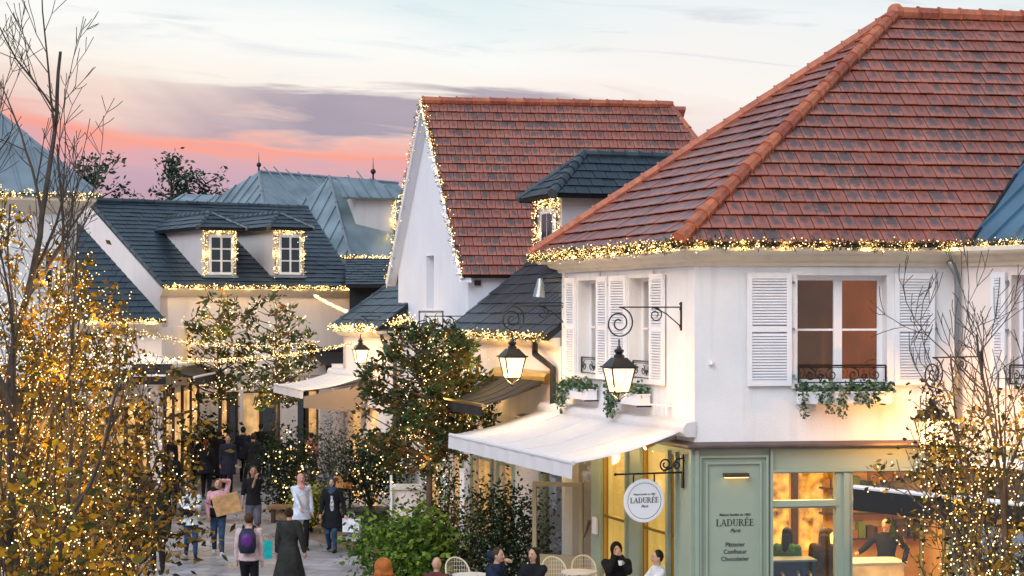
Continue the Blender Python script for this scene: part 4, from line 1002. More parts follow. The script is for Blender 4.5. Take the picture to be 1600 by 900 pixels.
for i, uu in enumerate((1.4, 3.4, 5.4)):
    t = empty('terrace_lamp', FL.p(uu, .1, 3.3), ('nearest', 'middle', 'farthest')[i] + ' small brass spot lamp under the cream awning cassette', 'spot lamp', 'spot lamps under the awning')
    mb = MB(); mb.tube([FL.p(uu, .06, 3.28), FL.p(uu, .22, 3.22)], [.03, .045], 8); mb.build('lamp_housing', 'brass', t); mb = MB(); mb.tube([FL.p(uu, .221, 3.22), FL.p(uu, .228, 3.217)], .036, 8); mb.build('light_disc', 'lamp_core', t)
    lamp('terrace_light', FL.p(uu, .55, 3.0), 16, (1, .66, .22), t, .05)
awning('black awning with white bar over the shop window at the right', FI, .05, 4.3, 3.05, 2.3, 2.80, 'awning_black', .34, bar='white_paint', vm='awning_black')
awning('black awning on the pink shop behind the lantern', FL, 6.3, 9.3, FL.z(590, 6.5), 1.35, FL.z(628, 7.5, 1), 'awning_black', .2, bar='brass', arms='brass')
awning('cream awning with tan side panel on the far low shop', FL, 20.2, 24.0, 3.70, 1.7, 3.36, 'awning_cream', .22, sides=True)
awning('black awning with white bar above the amber shop doors', FF, FF.u(262, 1), FF.u(203, 1), 3.9, 1.3, 3.55, 'awning_black', .25, bar='white_paint', group=None)
awning('black awning along the street side of the low amber shop', ff2, .2, 5.6, 3.75, .9, 3.45, 'awning_black', .25, bar='white_paint')
awning('black awning mostly hidden by the bare tree on the left', FF, FF.u(196, 1), FF.u(130, 1), 3.7, 1.2, 3.35, 'awning_black', .25, bar='white_paint')
awning('dark blue domed awning at the right end of the pink house', FE, FE.u(490, .3), FE.u(540, .3), FE.z(548, 5), 1.2, FE.z(572, 5, 1), 'awning_black', .2)

# ---------------------------------------------------------------- wall lanterns
def lantern(label, p, n, Lr, drop=0.0, scale=1.0, power=45, group='wrought iron wall lanterns', lc=(1, .56, .18)):
    """p: arm height on the wall; n: outward plan direction; Lr: distance wall to lantern axis"""
    t = empty('wall_lantern', p, label, 'wall lantern', group); s = scale * .84
    fr = Fr((p.x, p.y), n); z = p.z
    mb = MB(); mb.fb(fr, .0, .02, -.02, .02, z - .36, z + .08)
    R0 = .245 * scale; cu, cz = Lr, z - R0
    mb.tube([fr.p(0, 0, z), fr.p(Lr, 0, z)], .012, 6)
    mb.tube(spiral(fr, cu, cz, R0, R0 * .18, 2.1, R(90), 0, 46, 1), .012, 6)
    sx = Lr * .42; mb.tube(spiral(fr, sx, z - .12 * scale, .12 * scale, .03, 1.5, R(60), 0, 26, 1), .010, 5)
    mb.tube([fr.p(sx + .02, 0, z - .01), fr.p(Lr * .25, 0, z - .10), fr.p(.01, 0, z - .30)], .010, 5)
    mb.tube([fr.p(Lr, 0, cz - R0), fr.p(Lr, 0, cz - R0 - .12)], .014, 6)
    for q in (-.3, -.03, .05): mb.sph(fr.p(.03, 0, z + q), .014, 6, 4)
    mb.build('bracket', 'iron', t)
    c = fr.p(Lr, 0, 0); zt_ = cz - R0 - .12
    def ring(h, zz): return [Vector((c.x, c.y, 0)) + Vector((fr.d.x * a + fr.n.x * b, fr.d.y * a + fr.n.y * b, zz)) for a, b in ((-h, -h), (h, -h), (h, h), (-h, h))]
    hd = MB(); hd.tube([Vector((c.x, c.y, zt_ + .02)), Vector((c.x, c.y, zt_ - .03)), Vector((c.x, c.y, zt_ - .04)), Vector((c.x, c.y, zt_ - .07)), Vector((c.x, c.y, zt_ - .10))], [.03 * s, .05 * s, .09 * s, .09 * s, .06 * s], 10)
    hd.tube([Vector((c.x, c.y, zt_ - .10)), Vector((c.x, c.y, zt_ - .13)), Vector((c.x, c.y, zt_ - .16))], [.06 * s, .10 * s, .10 * s], 10)
    hd.hexa(ring(.235 * s, zt_ - .34 * s) + ring(.115 * s, zt_ - .16)); hd.hexa(ring(.27 * s, zt_ - .37 * s) + ring(.265 * s, zt_ - .34 * s))
    hd.build('lantern_hood', 'dark_metal', t)
    zt2_, zb2 = zt_ - .375 * s, zt_ - .82 * s; a_, b_ = ring(.225 * s, zt2_), ring(.135 * s, zb2)
    fm = MB()
    for i in range(4): fm.tube([a_[i], b_[i]], .013, 4); fm.tube([b_[i], b_[(i + 1) % 4]], .013, 4); fm.tube([a_[i], a_[(i + 1) % 4]], .011, 4)
    for i in range(4): q = Vector((c.x, c.y, zb2 - .14 * s)); fm.tube([b_[i], (b_[i] + q) / 2 + (b_[i] - q) * .2, q], .009, 4)
    fm.sph((c.x, c.y, zb2 - .15 * s), .03, 8, 5); fm.build('lantern_frame', 'dark_metal', t)
    gm = MB(); a2, b2 = ring(.218 * s, zt2_ - .01), ring(.130 * s, zb2 + .01); gm.add(a2 + b2, [(0, 1, 5, 4), (1, 2, 6, 5), (2, 3, 7, 6), (3, 0, 4, 7)]); gm.build('lantern_glass', 'lamp_glass', t)
    bm_ = MB(); zc = (zt2_ + zb2) / 2 + .05; bm_.sph((c.x, c.y, zc), (.055 * s, .055 * s, .10 * s), 10, 8); bm_.build('light_bulb', 'lamp_core', t)
    lamp('lantern_light', (c.x, c.y, zc - .14), power, lc, t, .06)
    return t
ua = FL.u(1065); lantern('nearest lit wall lantern on the side of the corner house above the awning', FL.p(ua, 0, FL.z(480, ua)), FL.n, 1.04, power=40)
ub = FL.u(880); lantern('lit wall lantern at the far end of the corner house in front of dark roof', FL.p(ub - .06, 0, FL.z(478, ub)), FL.n, 1.0, power=55)
uc = FI.u(1535); lantern('lit wall lantern glowing behind the bare right tree', FI.p(uc, 0, FI.z(557, uc)), FI.n, 1.15, power=115, lc=(1, .40, .06))
q = FG.p(WB - .05, 0, W(0, 494, 45.5).z); lantern('small far wall lantern left of the white gable above the magnolia', q, FG.n, 1.0, scale=.9, power=30)
q = FG.p(.1, 0, W(0, 494, 40).z); lantern('wall lantern mostly hidden in the magnolia crown by the white gable', q, FG.n, 1.0, power=30)
# spotlight under the corner eave
t = empty('spotlight', FL.p(LA + .1, .35, 5.75), 'grey flood light under the far eave corner of the corner house', 'spotlight')
q = FL.p(LA + .1, .38, 5.86); mb = MB(); mb.tube([q + Vector((0, 0, .12)), q, q - Vector((.02, .0, .22))], [.05, .08, .12], 12); mb.build('lamp_housing', 'zinc', t, smooth=False)
mb = MB(); mb.tube([q + Vector((0, 0, .1)), q + Vector((.12, .05, .14)), FL.p(LA - .02, 0, 6.0)], .025, 6); mb.build('bracket', 'dark_metal', t)
# faucet-like arm on the wall above the awning
t = empty('wall_hook', FL.p(FL.u(1052), 0, 3.95), 'small white metal awning hook on the wall above the cassette', 'hook'); q = FL.u(1050)
mb = MB(); mb.tube([FL.p(q, 0, 3.9), FL.p(q, .12, 3.92), FL.p(q + .1, .35, 3.93)], .015, 5); mb.tube([FL.p(q, .1, 3.75), FL.p(q, .1, 4.02)], .018, 5); mb.build('hook_body', 'white_paint', t)
# small alarm box on the front wall
q = FA.u(1110); t = empty('wall_sensor', FA.p(q, 0, FA.z(566, q)), 'tiny white sensor knob on the blank white wall', 'sensor'); mb = MB(); mb.fb(FA, q - .035, q + .035, 0, .05, FA.z(570, q), FA.z(564, q)); mb.cap(FA.p(q, .05, FA.z(567, q)), FA.p(q, .08, FA.z(568, q)), .02, .015); mb.build('sensor_body', 'white_paint', t)

# ---------------------------------------------------------------- round hanging sign
us = FL.u(1068); zs = FL.z(738, us); t = empty('hanging_sign', FL.p(us, 0, zs), 'round white hanging sign with black lettering on an iron bracket', 'sign')
fr = Fr((FL.p(us, 0, 0).x, FL.p(us, 0, 0).y), FL.n)      # u runs outwards
mb = MB(); mb.fb(fr, 0, .03, -.03, .03, zs - .24, zs + .28); mb.tube([fr.p(0, 0, zs), fr.p(1.12, 0, zs)], .015, 6); mb.sph(fr.p(1.13, 0, zs), .025, 6, 5)
mb.tube([fr.p(.02, 0, zs + .22), fr.p(.12, 0, zs + .2), fr.p(.2, 0, zs + .08), fr.p(.34, 0, zs + .03)], .017, 6); mb.tube(spiral(fr, .30, zs + .13, .10, .03, 1.4, R(-90), 0, 24, 1), .014, 6); mb.tube(spiral(fr, .12, zs + .10, .07, .02, 1.2, R(0), 0, 18, 1), .012, 5)
mb.build('bracket', 'iron', t)
cuS = .66; rS = .315; czS = zs - .1 - rS
mb = MB(); 
for sgn in (-.17, .17): mb.tube([fr.p(cuS + sgn, 0, zs), fr.p(cuS + sgn * 1.02, 0, czS + math.sqrt(rS ** 2 - .17 ** 2))], .012, 5)
mb.build('chain', 'iron', t)
def disc(fr, cu, cz, r, v0, v1, n=40):
    a = [fr.p(cu + r * math.cos(2 * math.pi * i / n), v0, cz + r * math.sin(2 * math.pi * i / n)) for i in range(n)]
    return a, fr.p(0, v1, 0) - fr.p(0, v0, 0)
# face that looks at the street camera: frame with u running to the right as seen by us
fs2 = Fr((fr.p(cuS, 0, 0).x, fr.p(cuS, 0, 0).y), -FL.n)
mb = MB(); a, off = disc(fs2, 0, czS, rS, -.02, .02); mb.prism(a, off); dsc = mb.build('disc', mat('sign_white', (.82, .82, .83), .35), t)
mb = MB(); nn_ = 48
mb.tube([fs2.p(rS * .99 * math.cos(2 * math.pi * i / nn_), 0, czS + rS * .99 * math.sin(2 * math.pi * i / nn_)) for i in range(nn_)], .024, 6, True); mb.build('rim', 'sign_white', dsc)
mb = MB(); mb.tube([fs2.p(rS * .87 * math.cos(2 * math.pi * i / nn_), .021, czS + rS * .87 * math.sin(2 * math.pi * i / nn_)) for i in range(nn_)], .004, 4, True); mb.build('ring_line', 'lettering', dsc)
word(fs2, 'LADURÉE', 0, czS - .03, .083, .021, dsc); text(fs2, 'Maison fondée en 1862', 0, czS + .09, .038, .019, dsc); text(fs2, 'Paris', 0, czS - .10, .06, .019, dsc, shear=.4)

# ---------------------------------------------------------------- window boxes with trailing ivy
def flower_box(label, fr, a, b, z, v, seed, trails):
    t = empty('flower_box', fr.p((a + b) / 2, v, z), label, 'flower box', 'white window boxes with ivy'); rr = random.Random(seed)
    mb = MB(); mb.fb(fr, a, b, v - .09, v + .12, z, z + .16); mb.fb(fr, a - .015, b + .015, v - .10, v + .135, z + .16, z + .185); mb.build('trough', 'white_paint', t)
    mb = MB()
    for x in (a + .1, b - .1): mb.tube([fr.p(x, 0, z - .02), fr.p(x, v + .1, z - .02)], .012, 4)
    mb.build('bracket', 'iron', t)
    iv = MB()
    for _ in range(int((b - a) * 420)):
        leaf(iv, fr.p(rr.uniform(a - .02, b + .02), v + rr.uniform(-.1, .16), z + .17 + abs(rr.gauss(0, .07))), .075, rr, .1, .75)
    for (x, l) in trails:
        x0 = x; k = int(l / .018)
        for s in range(4):
            xx = x0 + rr.uniform(-.05, .05); vv = v + .15 + rr.uniform(-.03, .05); ln = l * rr.uniform(.6, 1.05)
            for i in range(int(ln / .02)):
                leaf(iv, fr.p(xx + rr.gauss(0, .022), vv + rr.gauss(0, .02), z + .17 - i * .02), .065, rr, .5, .75)
    iv.build('ivy', 'ivy', t, kind='stuff'); return t
a, b = FA.u(1245), FA.u(1385); zq = FA.z(630, a)
flower_box('long white window box with trailing ivy under the large front window', FA, a - .02, b, zq, .13, 5, [(a + .02, .38), (a + .30, .18), (a + .45, .36), (a + .62, .40), (a + .85, .25), (a + 1.0, .28), (a + 1.15, .2)])
for i, (a, b, c, d_) in enumerate(LW):
    flower_box(('white window box under the nearer' if i == 0 else 'white window box under the farther') + ' narrow side window with ivy hanging left', FL, a - .1, b + .35, 3.86 if i else 3.88, .16, 8 + i, [(b + .25, .42), (b + .12, .45), (b + .0, .38), (b - .2, .2)])

# ---------------------------------------------------------------- light garlands on the eaves
eoff = .47
garland([el3 - Vector((0, 0, .02)) + c_n * -.03, ec3 - Vector((0, 0, .02)) + c_n * -.03], 'light garland along the side eave of the corner house', group='garlands on roof eaves', r=.085, dens=125, br=.0095, power=14, step=.6, seed=100, gdens=320)
garland([ec3 + Vector((0, -.03, 0)), er3 + Vector((0, -.03, 0))], 'light garland along the front eave of the corner house', group='garlands on roof eaves', r=.07, dens=85, br=.0095, power=8, step=.6, seed=101, gdens=320)
garland([e2 + Vector((-.03, -.02, 0)), ie.lerp(e2, .4) + Vector((-.03, -.02, 0))], 'light garland along the eave of the blue roofed wing', group='garlands on roof eaves', r=.07, dens=85, br=.0095, power=12, step=.6, seed=102, gdens=320)
zv = Vector((0, 0, .04))
garland([a0 + zv, apx0 + zv * 2], 'light garland on the right sloping edge of the steep gable', group='garlands on roof eaves', r=.08, dens=55, br=.0125, power=3, step=.8, seed=103, gdens=150)
garland([b0 + zv, apx0 + zv * 2], 'light garland on the left sloping edge of the steep gable', group='garlands on roof eaves', r=.08, dens=55, br=.0125, power=3, step=.8, seed=104, gdens=150)
garland([FL.p(t0, .34, zE), FL.p(12.35, .34, zE)], 'light garland along the dark eave behind the lantern', group='garlands on roof eaves', r=.07, dens=70, br=.012, power=9, step=.7, seed=105, gdens=150)
garland([FL.p(18.2, .36, 4.95), FL.p(23, .36, 4.95)], 'light garland along the eave of the far low shop', group='garlands on roof eaves', r=.07, dens=60, br=.017, power=12, step=.8, seed=106, gdens=90)
garland([FL.p(17.2, .2, 5.05), FL.p(16.0, .2, 5.2), FL.p(15.2, .2, 5.1)], 'bundle of fairy lights on the terrace below the gable', group='garlands on roof eaves', r=.13, dens=100, br=.015, power=4, step=.7, seed=107, gdens=90)
garland([FE.p(-.1, .42, zeE - .02), FE.p(LE + .1, .42, zeE - .02)], 'light garland along the eave of the pink dormer house', group='garlands on roof eaves', r=.06, dens=50, br=.016, power=12, step=.8, seed=108, gdens=90)
garland([FF.p(-.1, .5, 5.12), FF.p(5, .5, 5.12)], 'light garland along the eave of the low amber shop', group='garlands on roof eaves', r=.06, dens=50, br=.015, power=14, step=.8, seed=109, gdens=90)
garland([k0 + Vector((0, 0, .0)), kl.lerp(k0, .2)], 'light garland along the front eave of the tall white house', group='garlands on roof eaves', r=.07, dens=60, br=.015, power=6, step=.8, seed=110, gdens=90)
garland([K + Vector((0, -.05, 0)), KR + Vector((0, -.05, 0))], 'light garland along the eave below the pointed metal roof', group='garlands on roof eaves', r=.06, dens=45, br=.020, power=7, step=.9, seed=111, gdens=60)
garland([K + Vector((0, -.05, 0)), K.lerp(KL, .4)], 'short light garland left of the metal roof corner', group='garlands on roof eaves', r=.06, dens=45, br=.020, power=7, step=.9, seed=112, gdens=60)
garland([FX.p(wX - .1, .1, zX - 1.7), FX.p(wX - .1, .1, zX - .1), FX.p(wX + .35, .1, zX - .1), FX.p(wX + .35, .1, zX - 2.2)], 'lit garland round the dormer of the pointed metal roof', group='garlands round dormer windows', r=.10, dens=60, br=.020, power=3, step=.9, seed=113, gdens=60)
garland([FD.p(.1, .08, 6.42), FD.p(.1, .08, 7.6), FD.p(DW - .1, .08, 7.6), FD.p(DW - .1, .08, 6.42)], 'lit garland round the dormer between the two red roofs', group='garlands round dormer windows', r=.08, dens=85, br=.0135, power=3, step=.8, seed=114, gdens=140)
# light strings across the street
def string_light(label, p0, p1, sag, dens, br, power, seed, r=.03):
    br *= .75
    p0, p1 = Vector(p0), Vector(p1); pts = [p0.lerp(p1, i / 16) - Vector((0, 0, sag * 4 * (i / 16) * (1 - i / 16))) for i in range(17)]
    return garland(pts, label, 'string lights', 'string lights across the street', r=r, dens=dens, br=br, power=power, step=2.2, green=False, seed=seed)
string_light('upper string of lights hanging across the street in front of the magnolias', W(150, 500, 47), W(500, 535, 50), .35, 48, .017, 24, 201, .07)
string_light('middle string of lights hanging across the street', W(150, 538, 45), W(556, 534, 46), .45, 48, .017, 24, 202)
string_light('lowest string of lights hanging across the street', W(90, 560, 44), W(556, 536, 46), .25, 48, .017, 24, 203)
string_light('short diagonal string of lights beside the far cornice', W(492, 462, 56), W(545, 488, 50), .03, 55, .026, 5, 204)

# ---------------------------------------------------------------- trees
def grow(mb, p, d, l, r, lev, rr, pts, cfg):
    n = max(3, int(l / cfg['seg'])); q = [p.copy()]; rs = [r]; d = d.normalized()
    for i in range(n):
        wb = cfg['wob'] * (.55 if lev == 0 else 1); d = (d + Vector((rr.gauss(0, wb), rr.gauss(0, wb), rr.gauss(0, wb) + cfg['up'])) ).normalized()
        if 'bx' in cfg:
            lo_, hi_ = cfg['bx'](p.z)
            if p.x < lo_: d.x += .22
            if p.x > hi_: d.x -= .22
            d.normalize()
        p = p + d * l / n; q.append(p.copy()); rs.append(max(cfg['rmin'], r * (1 - .8 * (i + 1) / n)))
        if pts is not None: pts.append((p.copy(), lev, rs[-1]))
    mb.tube(q, rs, 7 if lev == 0 else (5 if lev == 1 else 3))
    if lev >= cfg['lev']: return
    k = cfg['kids'][lev]
    for i in range(k):
        f = cfg['start'][lev] + (1 - cfg['start'][lev]) * (i + rr.random()) / k; j = min(n, max(1, int(f * n)))
        base = q[j]; dd = (q[j] - q[j - 1]).normalized()
        side = dd.cross(Vector((rr.gauss(0, 1), rr.gauss(0, 1), rr.gauss(0, 1)))).normalized()
        ang = cfg['ang'][lev] * rr.uniform(.7, 1.25)
        grow(mb, base, dd * math.cos(ang) + side * math.sin(ang), l * cfg['len'][lev] * rr.uniform(.7, 1.2) * (1.15 - .5 * f), rs[j] * .62, lev + 1, rr, pts, cfg)
def fairy(label, pts, n, r, br, parent_cat, rr, group='fairy lights wound through trees', glow=0, gp_=8):
    t = empty('fairy_lights', pts[0][0], label, 'fairy lights', group); b = MB()
    for _ in range(n):
        p = rr.choice(pts)[0]; bulb(b, p + Vector((rr.gauss(0, r), rr.gauss(0, r), rr.gauss(0, r))), br * rr.uniform(.7, 1.25))
    b.build('light_bulb', 'bulb', t, kind='stuff')
    for _ in range(glow): lamp('fairy_glow', rr.choice(pts)[0] + Vector((rr.gauss(0, .1), rr.gauss(0, .1), 0)), gp_, (1, .6, .2), t, .15)
    return t
# left bare tree with lights and the last yellow leaves
def bare_tree(label, flabel, base, seed, stems, cfg, nb, br, nl, lz, lm, ls, lx=None):
    rr = random.Random(seed); t = empty('street_tree', base, label, 'tree'); mb = MB(); pts = []
    for (d, l, r, z0) in stems: grow(mb, Vector(base) + Vector((rr.uniform(-.06, .06), rr.uniform(-.06, .06), z0)), Vector(d), l, r, 0, rr, pts, cfg)
    mb.build('trunk', 'bark', t)
    lf = MB(); cand = [p for p in pts if p[1] >= 2 and lz(p[0])]
    if cfg.get('hiw'): cand = cand + [p for p in cand if p[0].z > cfg['hiw']] * 2; pts = pts + [p for p in pts if p[0].z > cfg['hiw']]
    for _ in range(nl):
        p = rr.choice(cand)[0]
        leaf(lf, p + Vector((rr.gauss(0, .06), rr.gauss(0, .06), rr.gauss(0, .06))), ls, rr, .3, .55)
    lf.build('crown', lm, t, kind='stuff')
    cb = [p for p in pts if lz(p[0])]
    if nb: fairy(flabel, cb, nb, .07, br, '', rr, glow=18, gp_=11)
    return pts
cfgL = dict(hiw=4.6, seg=.22, wob=.10, up=.09, rmin=.0045, lev=3, kids=[12, 6, 3], start=[.12, .15, .2], ang=[.50, .55, .6], len=[.32, .42, .45], bx=lambda z: (-9, W(150 if z > 6 else 190, 0, 19).x))
XL = W(40, 0, 19).x
ptsL = bare_tree('tall bare street tree at the left edge wound with hundreds of lights', 'dense fairy lights through the bare tree at the left edge', (XL, 19, 0), 5,
          [((-.03, 0, 1), 8.3, .085, 0), ((.06, .05, 1), 7.4, .055, .3), ((-.12, 0, 1), 7.0, .055, .3), ((.02, .1, 1), 6.8, .045, .6), ((-.05, -.1, 1), 6.2, .045, .4), ((.10, 0, 1), 6.0, .045, .4)],
          cfgL, 3300, .0068, 3100, lambda p: p.z < 6.35 + .4 * math.sin(p.x * 3) and p.x > XL - 2, 'autumn_leaf', .085)
cfgS = dict(bx=lambda z: (-9, W(228, 0, 21).x if z > 2.3 else W(195, 0, 21).x), seg=.2, wob=.12, up=.03, rmin=.0045, lev=3, kids=[9, 5, 3], start=[.1, .15, .2], ang=[.7, .65, .6], len=[.5, .5, .5])
XM = W(150, 0, 21).x
ptsM = bare_tree('shorter leaning multi stem tree left of the street with olive leaves and lights', 'fairy lights through the shorter tree at lower left', (XM - .3, 21, 0), 9,
          [((.05, 0, 1), 4.9, .06, 0), ((.28, 0, 1), 4.5, .05, 0), ((-.25, .1, 1), 4.6, .05, 0), ((.38, -.1, 1), 3.9, .045, 0), ((-.1, -.2, 1), 4.7, .05, 0)],
          cfgS, 1900, .0078, 8500, lambda p: p.z < 5.1, 'olive_leaf', .085)
XR = W(1560, 0, 18).x
cfgR = dict(bx=lambda z: (W(1475 if z > 3.9 else 1440, 0, 18).x + (.4 if z < 3.0 else 0), 9), seg=.2, wob=.11, up=.06, rmin=.0045, lev=3, kids=[10, 5, 3], start=[.15, .15, .2], ang=[.5, .55, .6], len=[.42, .5, .5])
ptsR = bare_tree('bare right hand tree with dense lights in its lower half', 'dense fairy lights through the tree at the right edge', (XR, 18, 0), 14,
          [((0, 0, 1), 5.2, .055, 0), ((-.16, 0, 1), 4.8, .04, 0), ((.15, 0, 1), 5.1, .045, 0), ((-.30, -.05, 1), 4.0, .04, 0), ((.3, .1, 1), 4.6, .04, 0), ((-.05, .1, 1), 5.0, .035, 0)],
          cfgR, 2500, .0074, 5200, lambda p: p.z < 4.55 + .3 * math.sin(p.x * 5), 'olive_leaf', .075)
# magnolias with glossy leaves
def magnolia(label, flabel, base, zc, rad, seed, nclump, leaves, ls, nb, br, tr=.07, stretch=1.0):
    rr = random.Random(seed); t = empty('magnolia_tree', base, label, 'tree', 'magnolia trees'); mb = MB(); lf = MB(); pts = []; b = Vector(base)
    zt_ = zc - rad[2] * .6; top = Vector((b.x, b.y, zc + rad[2] * .7))
    mb.tube([b, Vector((b.x + .05, b.y, zt_)), Vector((b.x - .03, b.y, zc)), top], [tr, tr * .8, tr * .5, tr * .15], 8)
    for i in range(8): pts.append((b.lerp(Vector((b.x, b.y, zt_)), .3 + .7 * i / 8), 0, 0)); 
    for i in range(nclump):
        while True:
            q = Vector((rr.uniform(-1, 1), rr.uniform(-1, 1), rr.uniform(-1, 1)))
            if .25 < q.length < 1.0: break
        c = Vector((b.x + q.x * rad[0], b.y + q.y * rad[1], zc + q.z * rad[2]))
        s = Vector((b.x, b.y, max(zt_ - .2, c.z - .5 * rr.random() - .25 * abs(q.x) * rad[0])))
        m_ = s.lerp(c, .5) + Vector((0, 0, -.05)); mb.tube([s, m_, c], [.022, .015, .006], 4)
        for k in range(4): pts.append((s.lerp(c, rr.random()), 1, 0)); pts.append((c + Vector((rr.gauss(0, .12), rr.gauss(0, .12), rr.gauss(0, .12))), 1, 0))
        for k in range(leaves):
            ax = Vector((rr.gauss(0, 1), rr.gauss(0, 1), rr.gauss(.35, .7))).normalized()
            leaf(lf, c + Vector((rr.gauss(0, 1), rr.gauss(0, 1), rr.gauss(0, .7))) * ls * .5, ls, rr, 0, .42, up=ax)
    mb.build('trunk', 'bark', t); lf.build('crown', 'magnolia', t, kind='stuff')
    fairy(flabel, pts, nb, .05, br, '', rr, glow=9, gp_=16)
    return t
mq = W(668, 0, 35.5)
magnolia('nearest magnolia tree with glossy leaves and lights in front of the gable house', 'fairy lights through the nearest magnolia in the middle', (mq.x, 35.5, 0), W(0, 624, 35.5).z, (1.40, 1.1, 1.58), 31, 205, 23, .17, 800, .0105)
for px, Y, lab, zc, rx, rz_, sd in ((342, 50, 'left of the two far magnolias against the pink wall', 4.15, 1.1, 1.6, 33), (432, 49, 'right of the two far magnolias against the pink wall', 4.2, 1.2, 1.65, 35)):
    Y += 6.3; q = W(px, 0, Y); magnolia(lab, 'fairy lights through the ' + lab.split(' against')[0], (q.x, Y, 0), zc - .1, (rx * 1.1, .8, rz_ * 1.15), sd, 85, 15, .21, 360, .0155)
# trees far behind the roofs
def far_tree(label, px, py, Y, rx, rz_, seed, n):
    rr = random.Random(seed); c = W(px, py, Y); t = empty('distant_tree', (c.x, Y, 0), label, 'tree', 'trees behind the roofs'); mb = MB(); lf = MB()
    mb.tube([Vector((c.x, Y, 0)), Vector((c.x, Y, c.z))], [.25, .08], 6)
    for i in range(n):
        q = Vector((rr.gauss(0, .45), rr.gauss(0, .45), rr.uniform(-1, 1))); q.x *= (1.15 - q.z * .5); p = Vector((c.x + q.x * rx, Y + q.y * rx, c.z + q.z * rz_))
        mb.tube([Vector((c.x, Y, p.z - rz_ * .4)), p], [.05, .02], 4)
        for k in range(26): leaf(lf, p + Vector((rr.gauss(0, 1), rr.gauss(0, 1), rr.gauss(0, .8))) * .28, .3, rr, 0, .5)
    mb.build('trunk', 'bark_dark', t); lf.build('crown', 'far_leaf', t, kind='stuff')
far_tree('distant tree behind the roof beside the white town house', 148, 300, 95, 1.5, 1.8, 41, 34)
far_tree('taller distant tree above the dark tiled ridge', 268, 295, 100, 1.0, 1.9, 42, 30)
far_tree('lower distant tree right of the taller one above the ridge', 322, 302, 102, 1.1, 1.2, 43, 24)
# ---------------------------------------------------------------- shrubs
def shrub(label, base, r, n, ls, m, seed, cat='shrub', group=None, asp=.55, lights=0, br=.016, pot=None, cone=False, flabel='', c0=0.0):
    rr = random.Random(seed); b = Vector(base); t = empty('shrub' if not cone else 'conifer', base, label, cat, group); lf = MB(); st = MB()
    z0 = b.z + (pot[1] if pot else 0); pts = []
    for i in range(26):
        q = Vector((rr.gauss(0, .5), rr.gauss(0, .5), rr.random())).normalized(); e = Vector((b.x + q.x * r[0] * .85, b.y + q.y * r[1] * .85, z0 + r[2] * (.3 + .6 * q.z))); e.z = max(e.z, z0 + r[2] * c0); st.tube([Vector((b.x, b.y, z0)), Vector((b.x, b.y, z0 + r[2] * c0 * .8)), e], [.015, .012, .005], 4)
    cl = []
    for i in range(int(n / 40) + 6):
        if cone: h = rr.random() ** 1.3; a = rr.uniform(0, 6.28); k = (1 - h) * rr.uniform(.6, 1); cl.append(Vector((b.x + math.cos(a) * r[0] * k, b.y + math.sin(a) * r[1] * k, z0 + .1 + h * r[2])))
        else:
            q = Vector((rr.gauss(0, 1), rr.gauss(0, 1), rr.gauss(0, 1))).normalized() * rr.random() ** .35; cl.append(Vector((b.x + q.x * r[0], b.y + q.y * r[1], z0 + r[2] * (c0 + (1 - c0) * (.52 + .48 * q.z)))))
    for i in range(n):
        c = rr.choice(cl); sp = .13 * max(r); leaf(lf, c + Vector((rr.gauss(0, sp), rr.gauss(0, sp), rr.gauss(0, sp * .8))), ls, rr, .1, asp)
    lf.build('foliage', m, t, kind='stuff'); st.build('stem', 'bark_dark', t)
    if pot: 
        pm = MB(); pm.loft([(b.x, b.y, b.z, pot[0] * .8, pot[0] * .8), (b.x, b.y, b.z + pot[1] * .9, pot[0], pot[0]), (b.x, b.y, b.z + pot[1], pot[0] * 1.05, pot[0] * 1.05)], 14); pm.build('planter', 'planter_dark', t)
    if lights: fairy(flabel or 'fairy lights on the ' + label, [(c, 0, 0) for c in cl], lights, .08, br, '', rr, 'fairy lights on shrubs')
    return t
q = W(630, 0, 33.5); shrub('bright lime green bush beside the paved lane', (q.x, 33.3, 0), (.86, .75, 1.85), 3300, .14, 'lime_leaf', 51)
q = W(700, 0, 33.8); shrub('small dull green shrub between the lime bush and the shop', (q.x - .02, 33.9, 0), (.6, .5, 1.6), 1500, .10, 'olive_leaf', 52)
q = W(785, 0, 33.2); shrub('dark evergreen shrub in front of the shop beside the glass screen', (q.x, 33.4, 0), (.62, .5, 2.15), 5200, .085, 'dark_leaf', 53)
q = W(690, 0, 37); shrub('dark conical evergreen with lights below the magnolia', (q.x, 37.2, 0), (.45, .45, 2.4), 2200, .08, 'dark_leaf', 54, lights=40, cone=True, flabel='fairy lights on the conical evergreen under the magnolia')
q = W(525, 0, 44); shrub('pale brown tipped conifer in a pot by the far low shop', (q.x, 44, 0), (.75, .75, 2.1), 2600, .12, 'conifer_leaf', 55, cone=True, asp=.2, pot=(.35, .4), cat='conifer')
q = W(484, 0, 43.2); shrub('small yellow leaved bush behind the woman in pink hijab', (q.x, 43.6, 0), (.5, .4, 1.15), 1100, .12, 'yellow_leaf', 56)
q = W(452, 0, 48); shrub('dark bush with lights right of the group in black coats', (q.x, 48, 0), (.75, .7, 2.3), 2600, .12, 'dark_leaf', 57, lights=110, br=.024, flabel='fairy lights on the dark bush behind the lane')
q = W(585, 0, 42); shrub('dark planter shrub under the magnolia with white lights', (q.x - .1, 42, 0), (.8, .5, 1.9), 2400, .12, 'dark_leaf', 58, lights=90, br=.018, pot=(.6, .75), flabel='white fairy lights on the dark planter shrub')
q = W(320, 0, 57); shrub('green bush in front of the pink dormer house', (q.x, 57.4, 0), (.95, .6, 1.9), 1800, .16, 'dark_leaf', 59)
q = W(276, 0, 56); shrub('yellow green bush left of the green bush by the dormer house', (q.x, 56, 0), (.75, .6, 1.8), 1300, .16, 'yellow_leaf', 60)
